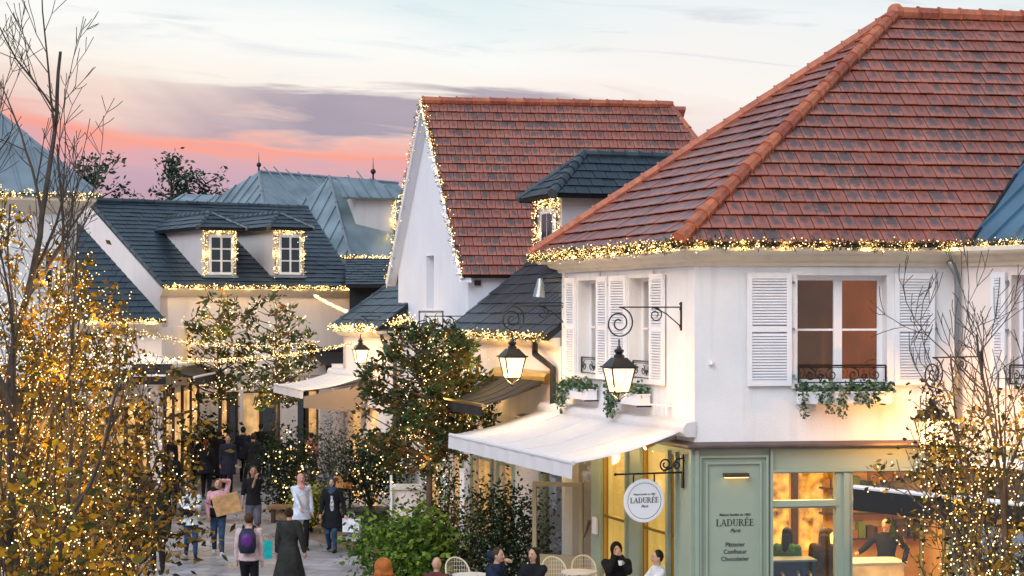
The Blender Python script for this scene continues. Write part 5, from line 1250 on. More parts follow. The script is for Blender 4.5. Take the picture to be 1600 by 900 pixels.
# broad leafy twigs reaching into the picture at lower left
q = W(235, 0, 22); shrub('autumn bush with drooping olive and yellow leaves at lower left', (q.x - .45, 22.6, 0), (.46, .6, 3.75), 560, .14, 'olive_leaf', 61, asp=.4, c0=.6)
q = W(30, 0, 17); shrub('yellow leaved bush glowing at the lower left corner', (q.x, 17.4, 0), (.95, .6, 3.9), 1500, .13, 'autumn_leaf', 62, lights=350, br=.009, flabel='fairy lights on the yellow bush in the lower left corner')
# ---------------------------------------------------------------- street furniture and terrace
def bistro_chair(label, loc, rz):
    t = empty('bistro_chair', loc, label, 'chair', 'cane bistro chairs on the terrace', rz); z = 0
    def mk(n, mb, m, par=t):
        mb.v = [v for v in mb.v]; mb.local = True; return mb.build(n, m, par)
    s = MB(); s.loft([(0, 0, .43, .20, .20), (0, 0, .46, .22, .22), (0, 0, .475, .20, .20)], 16); mk('seat', s, 'cane')
    b = MB(); pts = [Vector((.21 * math.cos(a), .04 + .21 * math.sin(a) , .46 + .44 * math.sin(max(0, min(1, (a + .3) / (math.pi + .6))) * math.pi) ** .6)) for a in [(-.3 + (math.pi + .6) * i / 18) for i in range(19)]]
    b.tube(pts, .015, 6); fr = mk('back_frame', b, 'cane')
    g_ = MB()
    for i in range(1, 18):
        p = pts[i]; 
        if p.z > .55: g_.tube([Vector((p.x, p.y, .47)), p], .006, 3)
    for zz in (.55, .62, .69, .76, .83):
        row = [Vector((p.x, p.y, zz)) for p in pts if p.z > zz + .01]
        if len(row) > 2: g_.tube(row, .005, 3)
    mk('backrest', g_, 'cane')
    for x, y in ((-.17, -.16), (.17, -.16), (-.17, .17), (.17, .17)):
        l = MB(); l.tube([(x * .9, y * .9, .44), (x * 1.1, y * 1.15, 0)], .012, 6); mk('leg', l, 'cane')
    return t
deck = MB(); dfr = FL
deck.fb(FL, -2.0, 6.8, .0, 2.6, 0, DZ); deck.build('terrace_deck', 'stone_white', None, kind='structure')
def on(px, py, z):       # point at height z seen at a pixel
    Y = (CH - z) * F / (py - HY); return W(px, py, Y)
for i, (px, py, rz, lab) in enumerate(((717, 874, 20, 'white cane chair left of the man hiding his face'), (825, 880, -30, 'small white chair edge between the man and the woman'), (868, 873, 15, 'cane chair back right of the long haired woman'), (913, 871, 5, 'rounded cane chair by the yellow panel'))):
    p = on(px, py, DZ + .9); bistro_chair(lab, (p.x, p.y, DZ), R(rz))
def bistro_table(label, p, z0=DZ):
    t = empty('bistro_table', p, label, 'table', 'small round terrace tables'); x, y = p[0], p[1]
    mb = MB(); mb.loft([(x, y, z0 + .72, .3, .3), (x, y, z0 + .745, .3, .3)], 20); mb.build('tabletop', 'stone_white', t); mb = MB(); mb.tube([(x, y, z0 + .03), (x, y, z0 + .72)], .03, 8); mb.build('pedestal', 'iron', t)
    mb = MB(); mb.loft([(x, y, z0, .22, .22), (x, y, z0 + .03, .2, .2)], 14); mb.build('base', 'iron', t)
p = on(735, 898, DZ + .74); bistro_table('round terrace table below the leftmost cane chair', (p.x, p.y, DZ)); p = on(905, 893, DZ + .74); bistro_table('round terrace table in front of the rounded cane chair', (p.x, p.y, DZ))
# open glass screen door standing out from the shop
t = empty('open_glass_door', on(830, 870, DZ + .4), 'open glazed shop door with pale frame standing across the terrace', 'door')
da = W(833, 0, 32.3); db = W(912, 0, 32.0); FDr = Fr((da.x, da.y), (db - da).to_2d()); wD = (db - da).to_2d().length; zt_ = FDr.z(752, 0); zb_ = DZ + .03
mb = MB(); e = .075
mb.fb(FDr, 0, e, 0, .05, zb_, zt_); mb.fb(FDr, wD - e, wD, 0, .05, zb_, zt_); mb.fb(FDr, e, wD - e, 0, .05, zt_ - e, zt_); mb.fb(FDr, e, wD - e, 0, .05, zb_, .72 + .3); mb.build('door_frame', mat('door_paint', (.30, .26, .16), .45, var=.1), t)
mb = MB(); mb.fb(FDr, e, wD - e, .02, .028, 1.02, zt_ - e); mb.build('pane', 'glass_soft', t)
# leaning wooden board behind the door
t = empty('wooden_board', W(905, 880, 32.6) * Vector((1, 1, 0)) + Vector((0, 0, DZ)), 'brown wooden folding board leaning behind the glass door', 'board')
mb = MB(); p0 = W(880, 868, 32.7); p1 = W(922, 812, 32.5); mb.tube([Vector((p0.x, p0.y, DZ)), p1], .05, 4, flat=2.2); mb.build('board_panel', 'wood', t)
mb = MB(); mb.tube([p1 - Vector((.0, 0, .05)), Vector((p1.x + .06, p1.y + .1, DZ))], .022, 4); mb.build('prop', 'wood_dark', t)
q = W(929, 820, 31.0); t = empty('menu_box', q, 'small white menu card on the sage pilaster beside the door', 'menu'); fu = FL.u(929, .03)
mb = MB(); mb.fb(FL, fu - .1, fu + .1, .0, .04, FL.z(834, fu), FL.z(808, fu)); mb.build('card', 'white_paint', t)
# white posts by the shrubs
for i, (px, lab) in enumerate(((722, 'tall thin white post between the bush and dark shrub'),)):
    p = W(px, 0, 35.0); t = empty('white_post', (p.x, p.y, 0), lab, 'post'); mb = MB(); mb.box(p.x - .045, p.x + .045, p.y - .045, p.y + .045, 0, W(0, 735, 35).z); mb.build('post_shaft', 'white_paint', t); mb = MB(); mb.box(p.x - .06, p.x + .06, p.y - .06, p.y + .06, W(0, 735, 35).z, W(0, 732, 35).z); mb.build('post_cap', 'white_paint', t)
# pale kiosk block below magnolia
q = W(614, 0, 38); q2 = W(655, 0, 38); t = empty('service_kiosk', (q.x, 38, 0), 'pale pink counter block with glass top under the magnolia', 'kiosk')
mb = MB(); mb.box(q.x, q2.x, 38, 38.8, 0, W(0, 765, 38).z); mb.build('kiosk_body', 'plaster_pink', t); mb = MB(); mb.box(q.x - .04, q2.x + .04, 37.95, 38.85, W(0, 765, 38).z, W(0, 762, 38).z); mb.build('worktop', 'stone_white', t)
mb = MB(); mb.box(q.x + .05, q2.x - .02, 38.2, 38.22, W(0, 762, 38).z, W(0, 735, 38).z); mb.build('glass_screen', 'glass', t)
mb = MB(); mb.box(q.x - .06, q.x - .01, 37.9, 37.95, 0, W(0, 742, 38).z); mb.build('corner_post', 'white_paint', t)
# lectern table
t = empty('menu_lectern', (W(535, 0, 42).x, 42, 0), 'black stand with tilted orange wooden top beside the woman with bags', 'lectern')
a = W(516, 755, 42); b = W(546, 748, 41.8); x0, x1 = a.x, W(552, 0, 42).x
mb = MB(); mb.hexa([(x0, 41.7, 1.30), (x1, 41.7, 1.24), (x1, 42.2, 1.42), (x0, 42.2, 1.48), (x0, 41.7, 1.34), (x1, 41.7, 1.28), (x1, 42.2, 1.46), (x0, 42.2, 1.52)]); mb.build('top', mat('wood_orange', (.5, .2, .05), .45, var=.2), t)
for x in (x0 + .1, x1 - .08):
    mb = MB(); mb.box(x - .03, x + .03, 41.95, 42.01, .03, 1.36); mb.build('leg', 'iron', t)
mb = MB(); mb.box(x0, x1 + .1, 41.75, 42.2, 0, .03); mb.build('base', 'iron', t)
# low brown bench / planter wall left of yellow bush
t = empty('stone_bench', (W(430, 0, 46).x, 46, 0), 'low brown bench behind the seated person in jeans', 'bench'); a, b = W(418, 0, 45.5), W(470, 0, 45.5)
mb = MB(); mb.box(a.x, b.x, 45.5, 46, .35, .43); mb.build('seat', 'wood', t); 
for x in (a.x + .08, b.x - .14): mb = MB(); mb.box(x, x + .07, 45.55, 45.95, 0, .35); mb.build('leg', 'wood_dark', t)
g2 = MB(); g2.add([(-5.2, 43, .004), (-3.6, 40.2, .004), (-1.2, 39, .004), (-1.2, 47, .004), (-6.8, 49.5, .004)], [(0, 1, 2, 3, 4)]); g2.build('side_paving', 'earth_paving', kind='structure')
# glass partition posts at the right shop
for i, (px, lab) in enumerate(((1440, 'brass post of the glass screen near the right awning'), (1475, 'second brass post right of the screen near the right tree'))):
    p = W(px, 0, 25.2); t = empty('screen_post', (p.x, p.y, 0), lab, 'post'); mb = MB(); mb.tube([(p.x, p.y, 0), (p.x, p.y, W(0, 815, 25.2).z)], .03, 8); mb.build('post_shaft', 'brass', t); mb = MB(); mb.sph((p.x, p.y, W(0, 813, 25.2).z), .04, 8, 6); mb.build('post_cap', 'brass', t)

# ---------------------------------------------------------------- people
PC_ = {}
def cmat(rgb, rough=.85):
    k = (tuple(round(c, 3) for c in rgb), rough)
    if k not in PC_: mat('cloth_%d' % len(PC_), rgb, rough, var=.35, vs=7, bump=.8, bs=14, spec=.15); PC_[k] = 'cloth_%d' % (len(PC_))if False else list(M)[-1]
    return PC_[k]
def ik(s, e, a, b, hint):
    s, e = Vector(s), Vector(e); d = e - s; l = min(d.length, (a + b) * .995); dn_ = d.normalized(); e = s + dn_ * l
    x = (a * a - b * b + l * l) / (2 * l); h = math.sqrt(max(0, a * a - x * x)); hv = Vector(hint) - dn_ * Vector(hint).dot(dn_)
    hv = hv.normalized() if hv.length > 1e-5 else Vector((0, 0, -1)); return s + dn_ * x + hv * h, e
def person(label, loc, h=1.68, face=0, skin='skin', hair=((.03, .02, .015), 'short'), top=((.02, .02, .02), .46, 'long', .0), bottom=((.02, .02, .03), 'trousers'), shoes=(.02, .02, .02),
           hl=(.13, -.03, .42), hr=(-.13, -.03, .42), stride=.10, sit=False, lean=0.0, hat=None, hijab=None, seat_z=.46, vox=.013, look=0):
    """local frame: forward is -y, left hand +x; face = rotation about z in degrees (0 looks at the camera)"""
    t = empty('person', loc, label, 'person', None, R(face)); H = h
    hipz = .50 * H if not sit else seat_z + .07
    dz = hipz - .50 * H
    ln = lambda z: -max(0, (z - .5)) * lean      # forward lean
    P = lambda x, y, z: Vector((x * H, (y + ln(z)) * H, z * H + dz))
    sh = [P(.105, 0, .81), P(-.105, 0, .81)]; hp = [P(.05, 0, .50), P(-.05, 0, .50)]
    wr, el = [], []
    for s, tg, sx in ((sh[0], hl, 1), (sh[1], hr, -1)):
        tgt = Vector((tg[0] * H, tg[1] * H + ln(.6) * H, tg[2] * H + dz)); e, w_ = ik(s, tgt, .165 * H, .145 * H, (sx * .5, .8, -.5)); el.append(e); wr.append(w_)
    if sit:
        kn = [Vector((.07 * H, -.25 * H, seat_z + .05)), Vector((-.07 * H, -.25 * H, seat_z + .05))]; an = [Vector((.07 * H, -.24 * H, .045 * H)), Vector((-.06 * H, -.28 * H, .045 * H))]
    else:
        an = [Vector((.055 * H, -stride * H, .045 * H)), Vector((-.055 * H, stride * H, .045 * H + (.02 * H if stride else 0)))]; kn = []
        for i in range(2): k, a_ = ik(hp[i], an[i], .245 * H, .235 * H, (0, -1, 0)); kn.append(k); an[i] = a_
    def rings(zs, add=0.0, flare=0.0, zlow=None):
        out = []
        for z, rx, ry in zs:
            c = P(0, 0, z); out.append((c.x, c.y, c.z, rx * H + add, ry * H + add))
        return out
    TR = [(.47, .075, .06), (.50, .092, .068), (.56, .088, .064), (.64, .078, .056), (.72, .095, .064), (.79, .103, .06), (.825, .085, .05), (.85, .045, .04)]
    hc = P(0, -.008, .935) + Vector((0, -lean * .02 * H, 0))
    def fin(name, mb, m, par=t, v=vox, sm=2):
        mb.local = True; o = mb.build(name, m, par, smooth=True)
        r = o.modifiers.new('remesh', 'REMESH'); r.mode = 'VOXEL'; r.voxel_size = v; r.use_smooth_shade = True
        if sm: s_ = o.modifiers.new('smooth', 'SMOOTH'); s_.factor = .5; s_.iterations = sm
        return o
    b = MB(); b.loft(rings(TR), 16); b.cap(P(0, 0, .84), hc - Vector((0, 0, .03 * H)), .032 * H, .030 * H)
    b.sph(hc, (.044 * H, .052 * H, .064 * H), 16, 12); b.cap(hc + Vector((0, -.02 * H, -.038 * H)), hc + Vector((0, -.028 * H, -.044 * H)), .024 * H, .018 * H)
    b.cap(hc + Vector((0, -.050 * H, .008 * H)), hc + Vector((0, -.058 * H, -.012 * H)), .007 * H, .010 * H, 6)
    for sx in (1, -1): b.sph(hc + Vector((sx * .044 * H, .004 * H, -.004 * H)), (.008 * H, .012 * H, .018 * H), 6, 5)
    for i in range(2):
        b.cap(sh[i], el[i], .030 * H, .024 * H); b.cap(el[i], wr[i], .023 * H, .015 * H)
        b.cap(hp[i], kn[i], .050 * H, .033 * H); b.cap(kn[i], an[i], .032 * H, .021 * H)
        fd = Vector((0, -1, 0)); b.cap(an[i] + Vector((0, .02 * H, -.02 * H)), an[i] + fd * .10 * H + Vector((0, 0, -.028 * H)), .022 * H, .015 * H)
        # hand: palm, four fingers, thumb
        d = (wr[i] - el[i]).normalized(); sx = 1 if i == 0 else -1
        pal = wr[i] + d * .035 * H; side = d.cross(Vector((sx, .3, .2))).normalized(); b.cap(wr[i], pal + d * .015 * H, .015 * H, .021 * H)
        nrm = d.cross(side).normalized()
        for k, (o_2, lf_) in enumerate(((-.017, .036), (-.006, .041), (.006, .039), (.017, .031))):
            s0 = pal + d * .02 * H + side * o_2 * H; s1 = s0 + d * lf_ * .55 * H - nrm * .006 * H * sx; s2 = s1 + (d * .8 - nrm * .6 * sx).normalized() * lf_ * .5 * H
            b.cap(s0, s1, .0062 * H, .0056 * H, 5); b.cap(s1, s2, .0056 * H, .0048 * H, 5)
        s0 = wr[i] + d * .02 * H - side * .016 * H; s1 = s0 + (d * .6 - side * .8).normalized() * .03 * H; b.cap(s0, s1, .0075 * H, .0065 * H, 5); b.cap(s1, s1 + d * .02 * H, .0062 * H, .0055 * H, 5)
    fin('body', b, skin, v=min(vox, .011), sm=1)
    e = MB(); 
    for sx in (1, -1): e.sph(hc + Vector((sx * .017 * H, -.047 * H, .006 * H)), (.006 * H, .005 * H, .004 * H), 6, 5); e.cap(hc + Vector((sx * .009 * H, -.050 * H, .018 * H)), hc + Vector((sx * .025 * H, -.045 * H, .018 * H)), .002 * H, .002 * H, 4)
    e.local = True; e.build('eyes', 'eye', t)
    e = MB(); e.cap(hc + Vector((.012 * H, -.049 * H, -.03 * H)), hc + Vector((-.012 * H, -.049 * H, -.03 * H)), .0035 * H, .0035 * H, 5); e.local = True; e.build('mouth', 'lip', t)
    # trousers / skirt
    tb = MB(); bc = bottom[0]
    for i in range(2):
        if bottom[1] == 'shorts': tb.cap(hp[i], kn[i], .058 * H, .045 * H)
        else: tb.cap(hp[i], kn[i], .058 * H, .042 * H); tb.cap(kn[i], an[i] + Vector((0, 0, .012 * H)), .041 * H, .031 * H)
    tb.loft(rings([(.46, .075, .06), (.50, .098, .074), (.56, .094, .070), (.60, .085, .062)], .004), 16)
    fin('trousers', tb, cmat(bc))
    # top: jacket, coat or tunic
    tc_, hem, slv, flare = top; zs_ = [r for r in TR if r[0] > hem + .01]; tp = MB()
    if sit: hem = max(hem, .46)
    low = [] ; z = hem
    base_rx, base_ry = .096, .072
    steps = max(1, int((.50 - hem) / .05)) if hem < .5 else 0
    for i in range(steps + 1 if steps else 1):
        zz = hem + (.50 - hem) * i / max(1, steps) if steps else hem; k = (1 - i / max(1, steps)) if steps else 0
        low.append((zz, base_rx + flare * k + (.012 if steps else 0), base_ry + flare * k + (.02 if steps else 0)))
    zs_ = [r for r in TR if r[0] > max(hem, .50) + .02]
    bulk = .018 if flare > .01 or slv == 'puffy' else .012
    tp.loft(rings(low + zs_, bulk * H * .9), 18)
    for i in range(2):
        th_ = 1.35 if slv == 'puffy' else 1.15
        tp.cap(sh[i], el[i], .033 * th_ * H, .029 * th_ * H)
        if slv != 'short': tp.cap(el[i], wr[i], .029 * th_ * H, .022 * th_ * H)
    tp.loft(rings([(.82, .06, .05), (.86, .038, .040)], .006), 12)
    fin('jacket' if hem > .35 else 'coat', tp, cmat(tc_))
    for i in range(2):
        s_ = MB(); s_.cap(an[i] + Vector((0, .025 * H, -.022 * H)), an[i] + Vector((0, -.10 * H, -.027 * H)), .026 * H, .019 * H); s_.cap(an[i], an[i] + Vector((0, 0, .02 * H)), .026 * H, .026 * H); fin('shoe', s_, cmat(shoes, .5), sm=1)
    if hijab:
        hb = MB(); hb.sph(hc + Vector((0, .010 * H, .006 * H)), (.054 * H, .058 * H, .070 * H), 14, 10); hb.loft([(hc.x, hc.y + .01 * H, hc.z - .02 * H, .05 * H, .052 * H), (hc.x, hc.y + .01 * H, hc.z - .07 * H, .046 * H, .05 * H), (hc.x, hc.y, hc.z - .11 * H, .085 * H, .062 * H), (hc.x, hc.y - .005 * H, hc.z - .16 * H, .09 * H, .066 * H)], 14)
        fin('headscarf', hb, cmat(hijab))
    elif hair:
        hm = MB(); c = hair[0]; hm.sph(hc + Vector((0, .012 * H, .012 * H)), (.050 * H, .052 * H, .062 * H), 14, 10)
        if hair[1] == 'long': hm.cap(hc + Vector((0, .035 * H, -.02 * H)), P(0, .045, .80), .045 * H, .038 * H); hm.cap(hc + Vector((.035 * H, .01 * H, .0)), P(.045, 0, .82), .02 * H, .018 * H); hm.cap(hc + Vector((-.035 * H, .01 * H, .0)), P(-.045, 0, .82), .02 * H, .018 * H)
        if hair[1] == 'bun': hm.sph(hc + Vector((0, .055 * H, .045 * H)), .026 * H, 8, 6)
        if hair[1] == 'big': hm.sph(hc + Vector((0, .02 * H, -.012 * H)), (.088 * H, .08 * H, .088 * H), 16, 12); hm.cap(P(.035, .03, .85), P(-.035, .03, .85), .062 * H, .062 * H)
        if hair[1] == 'tail': hm.cap(hc + Vector((0, .05 * H, .01 * H)), P(0, .06, .83), .022 * H, .012 * H)
        fin('hair', hm, cmat(c, .45), v=.010)
    if hat:
        hm = MB()
        if hat[1] == 'hood': hm.sph(hc + Vector((0, .014 * H, .008 * H)), (.060 * H, .060 * H, .074 * H), 14, 10); hm.cap(hc + Vector((0, .02 * H, -.04 * H)), P(0, .02, .83), .05 * H, .06 * H)
        else: hm.loft([(hc.x, hc.y + .005 * H, hc.z + .022 * H, .053 * H, .060 * H), (hc.x, hc.y + .005 * H, hc.z + .06 * H, .050 * H, .055 * H), (hc.x, hc.y + .005 * H, hc.z + .075 * H, .03 * H, .035 * H)], 14); 
        fin('hood' if hat[1] == 'hood' else 'cap', hm, cmat(hat[0]))
    t['_wl'] = tuple(wr[0]); t['_wr'] = tuple(wr[1]); return t
def wpos(t, key): v = Vector(t[key]); v.rotate(Matrix.Rotation(t.rotation_euler.z, 3, 'Z')); return v + t.location
def paper_bag(label, top_c, w_, h_, dp_, rz, color, cat='bag', tilt=0.0, group=None, handle=True):
    t = empty('shopping_bag', (top_c.x, top_c.y, top_c.z - h_ - .12), label, cat, group, rz)
    mb = MB(); mb.local = True; x, y = w_ / 2, dp_ / 2; rot = Matrix.Rotation(tilt, 3, 'Y')
    mb.hexa([(-x * .95, -y, 0), (x * .95, -y, 0), (x * .95, y, 0), (-x * .95, y, 0), (-x, -y * .8, h_), (x, -y * .8, h_), (x, y * .8, h_), (-x, y * .8, h_)])
    mb.v = [rot @ v for v in mb.v]; mb.build('bag_body', cmat(color, .6), t)
    if handle:
        for s in (-1, 1):
            hb = MB(); hb.local = True; hb.tube([rot @ Vector(q) for q in ((-x * .4, y * .7 * s, h_), (-x * .3, y * .4 * s, h_ + .11), (0, y * .1 * s, h_ + .13), (x * .3, y * .4 * s, h_ + .11), (x * .4, y * .7 * s, h_))], .006, 4); hb.build('handle', cmat((.5, .5, .5)), t)
    return t
BLK = (.014, .014, .017); NAVY = (.02, .03, .06); DEN = (.035, .07, .13)
# walking group in the middle of the lane
p1 = person('woman in short white padded jacket and blue jeans with hands at chest', ground(298, 870), 1.60, 15, hair=((.16, .08, .04), 'short'), top=((.72, .76, .78), .44, 'puffy', .012), bottom=(DEN, 'trousers'), shoes=BLK, hl=(.03, -.16, .68), hr=(-.02, -.15, .67), stride=.09)
t = empty('belt_bag', ground(296, 870) + Vector((.02, -.22, 1.02)), 'black cross body belt bag on the white jacket', 'bag'); mb = MB(); mb.local = True; mb.cap((-.14, 0, -.03), (.12, -.02, .03), .07, .06); mb.build('bag_body', cmat(BLK), t); mb = MB(); mb.local = True; mb.tube([(-.14, 0, -.03), (-.2, .12, .1), (0, .2, .3), (.16, .1, .3), (.12, -.02, .03)], .014, 5); mb.build('strap', cmat(BLK), t)
p2 = person('woman in pink and black top raising a hand to her hair', ground(341, 867), 1.68, 5, hair=((.06, .03, .02), 'tail'), top=((.72, .38, .42), .62, 'long', 0), bottom=(DEN, 'trousers'), shoes=(.75, .7, .7), hl=(.06, -.08, .985), hr=(-.12, -.1, .55), stride=.08, lean=.05)
mb = MB(); mb.local = True; H = 1.68; mb.loft([(0, 0, .50 * H, .108 * H, .084 * H), (0, -.01, .58 * H, .105 * H, .08 * H), (0, -.02, .70 * H, .106 * H, .078 * H), (0, -.03, .735 * H, .106 * H, .07 * H)], 16); o = mb.build('black_vest', cmat(BLK), p2, smooth=True)
bp = ground(360, 867); bag = paper_bag('large brown paper shopping bag held up at an angle', Vector((bp.x + .02, bp.y - .32, W(0, 762, 39.5).z)), .58, .42, .16, R(10), (.55, .32, .14), tilt=R(-14))
p3 = person('man in black t shirt with hand on his mouth', ground(392, 852) + Vector((0, .4, 0)), 1.78, 10, 'skin_tan', hair=((.02, .015, .01), 'short'), top=(BLK, .50, 'short', 0), bottom=((.10, .10, .12), 'shorts'), shoes=(.3, .3, .3), hl=(.02, -.10, .84), hr=(-.15, -.05, .46), stride=.05)
gp = lambda px, py, z: on(px, py, z)
q = gp(389, 800, 1.74); p4 = person('person seen from behind with pale top and purple backpack', (q.x, q.y, 0), 1.72, 180, hair=((.07, .04, .025), 'short'), top=((.62, .48, .48), .50, 'long', .0), bottom=(BLK, 'trousers'), hl=(.14, -.02, .43), hr=(-.14, -.02, .43), stride=.06)
t = empty('backpack', Vector((q.x, q.y - .18, 1.0)), 'purple and navy backpack worn by the person in a pale top', 'backpack'); mb = MB(); mb.local = True; mb.loft([(0, -.02, .02, .13, .07), (0, -.03, .15, .165, .10), (0, -.02, .34, .155, .09), (0, 0, .46, .10, .05)], 14); ob = mb.build('pack_body', cmat((.03, .035, .06), .5), t, smooth=True)
mb = MB(); mb.local = True; mb.sph((0, -.10, .25), (.11, .04, .13), 12, 8); mb.build('front_panel', cmat((.12, .03, .2), .35), t, smooth=True)
for sx in (-.09, .09): mb = MB(); mb.local = True; mb.tube([(sx, .04, .44), (sx, .12, .5), (sx * 1.2, .22, .46)], .02, 5); mb.build('strap', cmat(BLK), t)
q = gp(452, 790, 1.70); p5 = person('woman from behind in long dark flaring sleeveless coat', (q.x, q.y, 0), 1.66, 170, hair=((.05, .03, .02), 'bun'), top=((.035, .035, .033), .20, 'puffy', .07), bottom=(BLK, 'trousers'), hl=(.15, 0, .44), hr=(-.17, -.03, .50), stride=.04)
wv = wpos(p5, '_wr') if wpos(p5, '_wr').x < wpos(p5, '_wl').x else wpos(p5, '_wl')
q5 = W(415, 842, q.y + .02); paper_bag('turquoise carrier bag held by the woman in the dark coat', Vector((q5.x, q.y - .05, W(0, 835, q.y).z)), .27, .33, .13, R(5), (.01, .42, .40))
p6 = person('woman in pale pink headscarf, light shirt and dark trousers', ground(470, 858), 1.70, 20, hijab=(.62, .28, .26), hair=None, top=((.62, .68, .80), .40, 'long', .02), bottom=(BLK, 'trousers'), hl=(.15, -.05, .45), hr=(-.05, -.2, .55), stride=.09)
H = 1.70; mb = MB(); mb.local = True; mb.loft([(.03, -.07, .34 * H, .135, .085), (.03, -.075, .55 * H, .13, .08), (.02, -.06, .74 * H, .12, .07), (.0, -.03, .80 * H, .08, .05)], 14); mb.build('tunic_front', cmat((.62, .58, .62)), p6, smooth=True)
p7 = person('woman in navy headscarf and open black coat carrying white bags', ground(519, 862), 1.66, -8, hijab=(.04, .06, .10), hair=None, top=((.012, .013, .018), .33, 'long', .03), bottom=(DEN, 'trousers'), shoes=BLK, hl=(.20, -.02, .45), hr=(-.13, -.12, .52), stride=.07)
mb = MB(); mb.local = True; H = 1.66; mb.loft([(.02, -.085, .40 * H, .06, .05), (.02, -.095, .60 * H, .055, .04), (.02, -.09, .76 * H, .05, .045)], 10); mb.build('patterned_shirt', mat('pattern', (.5, .5, .55), .8, isl=None, var=.9, vs=25), p7, smooth=True)
w7 = wpos(p7, '_wl')
paper_bag('upper white shopping bag held by the woman in the navy headscarf', Vector((w7.x + .14, w7.y, w7.z + .02)), .40, .30, .12, R(-10), (.72, .74, .80)); paper_bag('lower lilac shopping bag under the upper white bag', Vector((w7.x + .17, w7.y + .15, w7.z - .16)), .34, .34, .12, R(-14), (.55, .52, .62))
# seated person in jeans
q = ground(445, 797); person('seated person in blue jeans leaning on the bench', (q.x, q.y + .25, 0), 1.65, 60, hair=((.35, .3, .28), 'short'), top=((.30, .32, .38), .50, 'long', 0), bottom=((.10, .22, .40), 'trousers'), shoes=(.7, .7, .7), sit=True, lean=.5, hl=(.05, -.3, .5), hr=(-.05, -.3, .5))
t = empty('low_stool', (q.x, q.y + .25, 0), 'dark low stool under the seated person in jeans', 'stool'); mb = MB(); mb.local = True; mb.box(-.2, .2, -.15, .25, .38, .44); mb.build('seat', 'wood_dark', t)
for x in (-.17, .14):
    for y in (-.12, .2): mb = MB(); mb.local = True; mb.box(x, x + .03, y, y + .03, 0, .38); mb.build('leg', 'wood_dark', t)
# farther group seen from behind
person('person in long black coat walking away with white bag', ground(343, 762), 1.74, 178, hair=((.02, .02, .02), 'short'), top=(BLK, .22, 'puffy', .03), bottom=(BLK, 'trousers'), stride=.05)
p8 = person('man in navy jacket walking away beside the long black coat', ground(380, 753), 1.74, 175, hair=((.02, .02, .02), 'short'), top=((.015, .02, .04), .42, 'puffy', .01), bottom=(BLK, 'trousers'), stride=.09)
w8 = wpos(p8, '_wl'); w8b = wpos(p8, '_wr'); w8 = w8 if w8.x < w8b.x else w8b; paper_bag('small white bag in the left hand of the man in navy', w8, .3, .32, .12, 0, (.7, .7, .75))
person('woman in beige hooded jacket ahead of the dark coats', ground(361, 736), 1.72, 180, hair=((.12, .05, .03), 'tail'), top=((.62, .45, .36), .48, 'long', .01), bottom=(BLK, 'trousers'), stride=.04)
person('person in black at the right end of the distant group', ground(408, 745), 1.74, 170, hair=((.02, .02, .02), 'short'), top=(BLK, .30, 'long', .02), bottom=(BLK, 'trousers'), stride=.05)
person('person in black with white cap near the autumn twigs', ground(304, 762), 1.66, 165, hair=((.02, .02, .02), 'short'), top=(BLK, .44, 'long', .01), bottom=(BLK, 'trousers'), shoes=(.7, .65, .65), hat=((.75, .75, .8), 'cap'), stride=.06)
person('dark clothed person behind the twigs at far left of the group', ground(285, 752), 1.68, 175, hair=((.02, .02, .02), 'short'), top=((.03, .03, .04), .40, 'long', .01), bottom=(BLK, 'trousers'), stride=.05)
person('person in dark padded coat behind the leafy twigs', ground(247, 893), 1.80, 5, 'skin_tan', hair=((.02, .02, .02), 'short'), top=((.016, .02, .02), .46, 'puffy', .01), bottom=((.03, .025, .02), 'trousers'), stride=.05)
person('person in teal top partly hidden by the left tree', ground(196, 862), 1.70, 10, hair=((.1, .05, .03), 'short'), top=((.04, .12, .14), .44, 'long', .01), bottom=((.14, .07, .04), 'trousers'), stride=.06)
person('person in bright green teal jacket seen through the left tree', ground(42, 812), 1.72, 60, hair=((.02, .02, .02), 'short'), top=((.01, .30, .26), .50, 'puffy', .01), bottom=(BLK, 'trousers'), stride=.05)
person('person in blue grey jacket with white bag far left', ground(232, 770), 1.66, 185, hair=((.5, .45, .4), 'short'), top=((.10, .14, .24), .44, 'puffy', .01), bottom=(BLK, 'trousers'), stride=.05)
person('person in red and white striped top beside the conifer', ground(487, 758), 1.62, 150, hair=((.02, .02, .02), 'short'), top=((.45, .10, .12), .60, 'long', 0), bottom=(BLK, 'trousers'), stride=.03)
person('woman in dark clothes standing near the amber doors', ground(246, 742), 1.65, 20, hair=((.5, .4, .3), 'short'), top=((.05, .04, .04), .40, 'long', .01), bottom=(BLK, 'trousers'), stride=.05)
person('person in camel coat walking between the trees at the far left', ground(214, 775), 1.68, 30, hair=((.1, .06, .03), 'long'), top=((.34, .20, .10), .34, 'puffy', .02), bottom=(BLK, 'trousers'), stride=.08)
person('person in black padded jacket left of the white capped person', ground(264, 772), 1.72, 10, hair=((.02, .02, .02), 'short'), top=((.02, .02, .025), .46, 'puffy', .01), bottom=((.03, .04, .07), 'trousers'), stride=.08)
person('person in grey coat far back near the pink house door', ground(322, 738), 1.70, 0, hair=((.05, .03, .02), 'short'), top=((.16, .16, .18), .38, 'long', .02), bottom=(BLK, 'trousers'), stride=.06)
person('person in dark green coat far back beside the lit bush', ground(426, 741), 1.68, 160, hair=((.1, .06, .03), 'tail'), top=((.03, .05, .035), .36, 'long', .02), bottom=(BLK, 'trousers'), stride=.06)
person('person in cream jacket behind the trunk of the left tree', ground(150, 800), 1.66, 20, hair=((.03, .02, .02), 'short'), top=((.6, .55, .48), .46, 'puffy', .01), bottom=(DEN, 'trousers'), stride=.08)
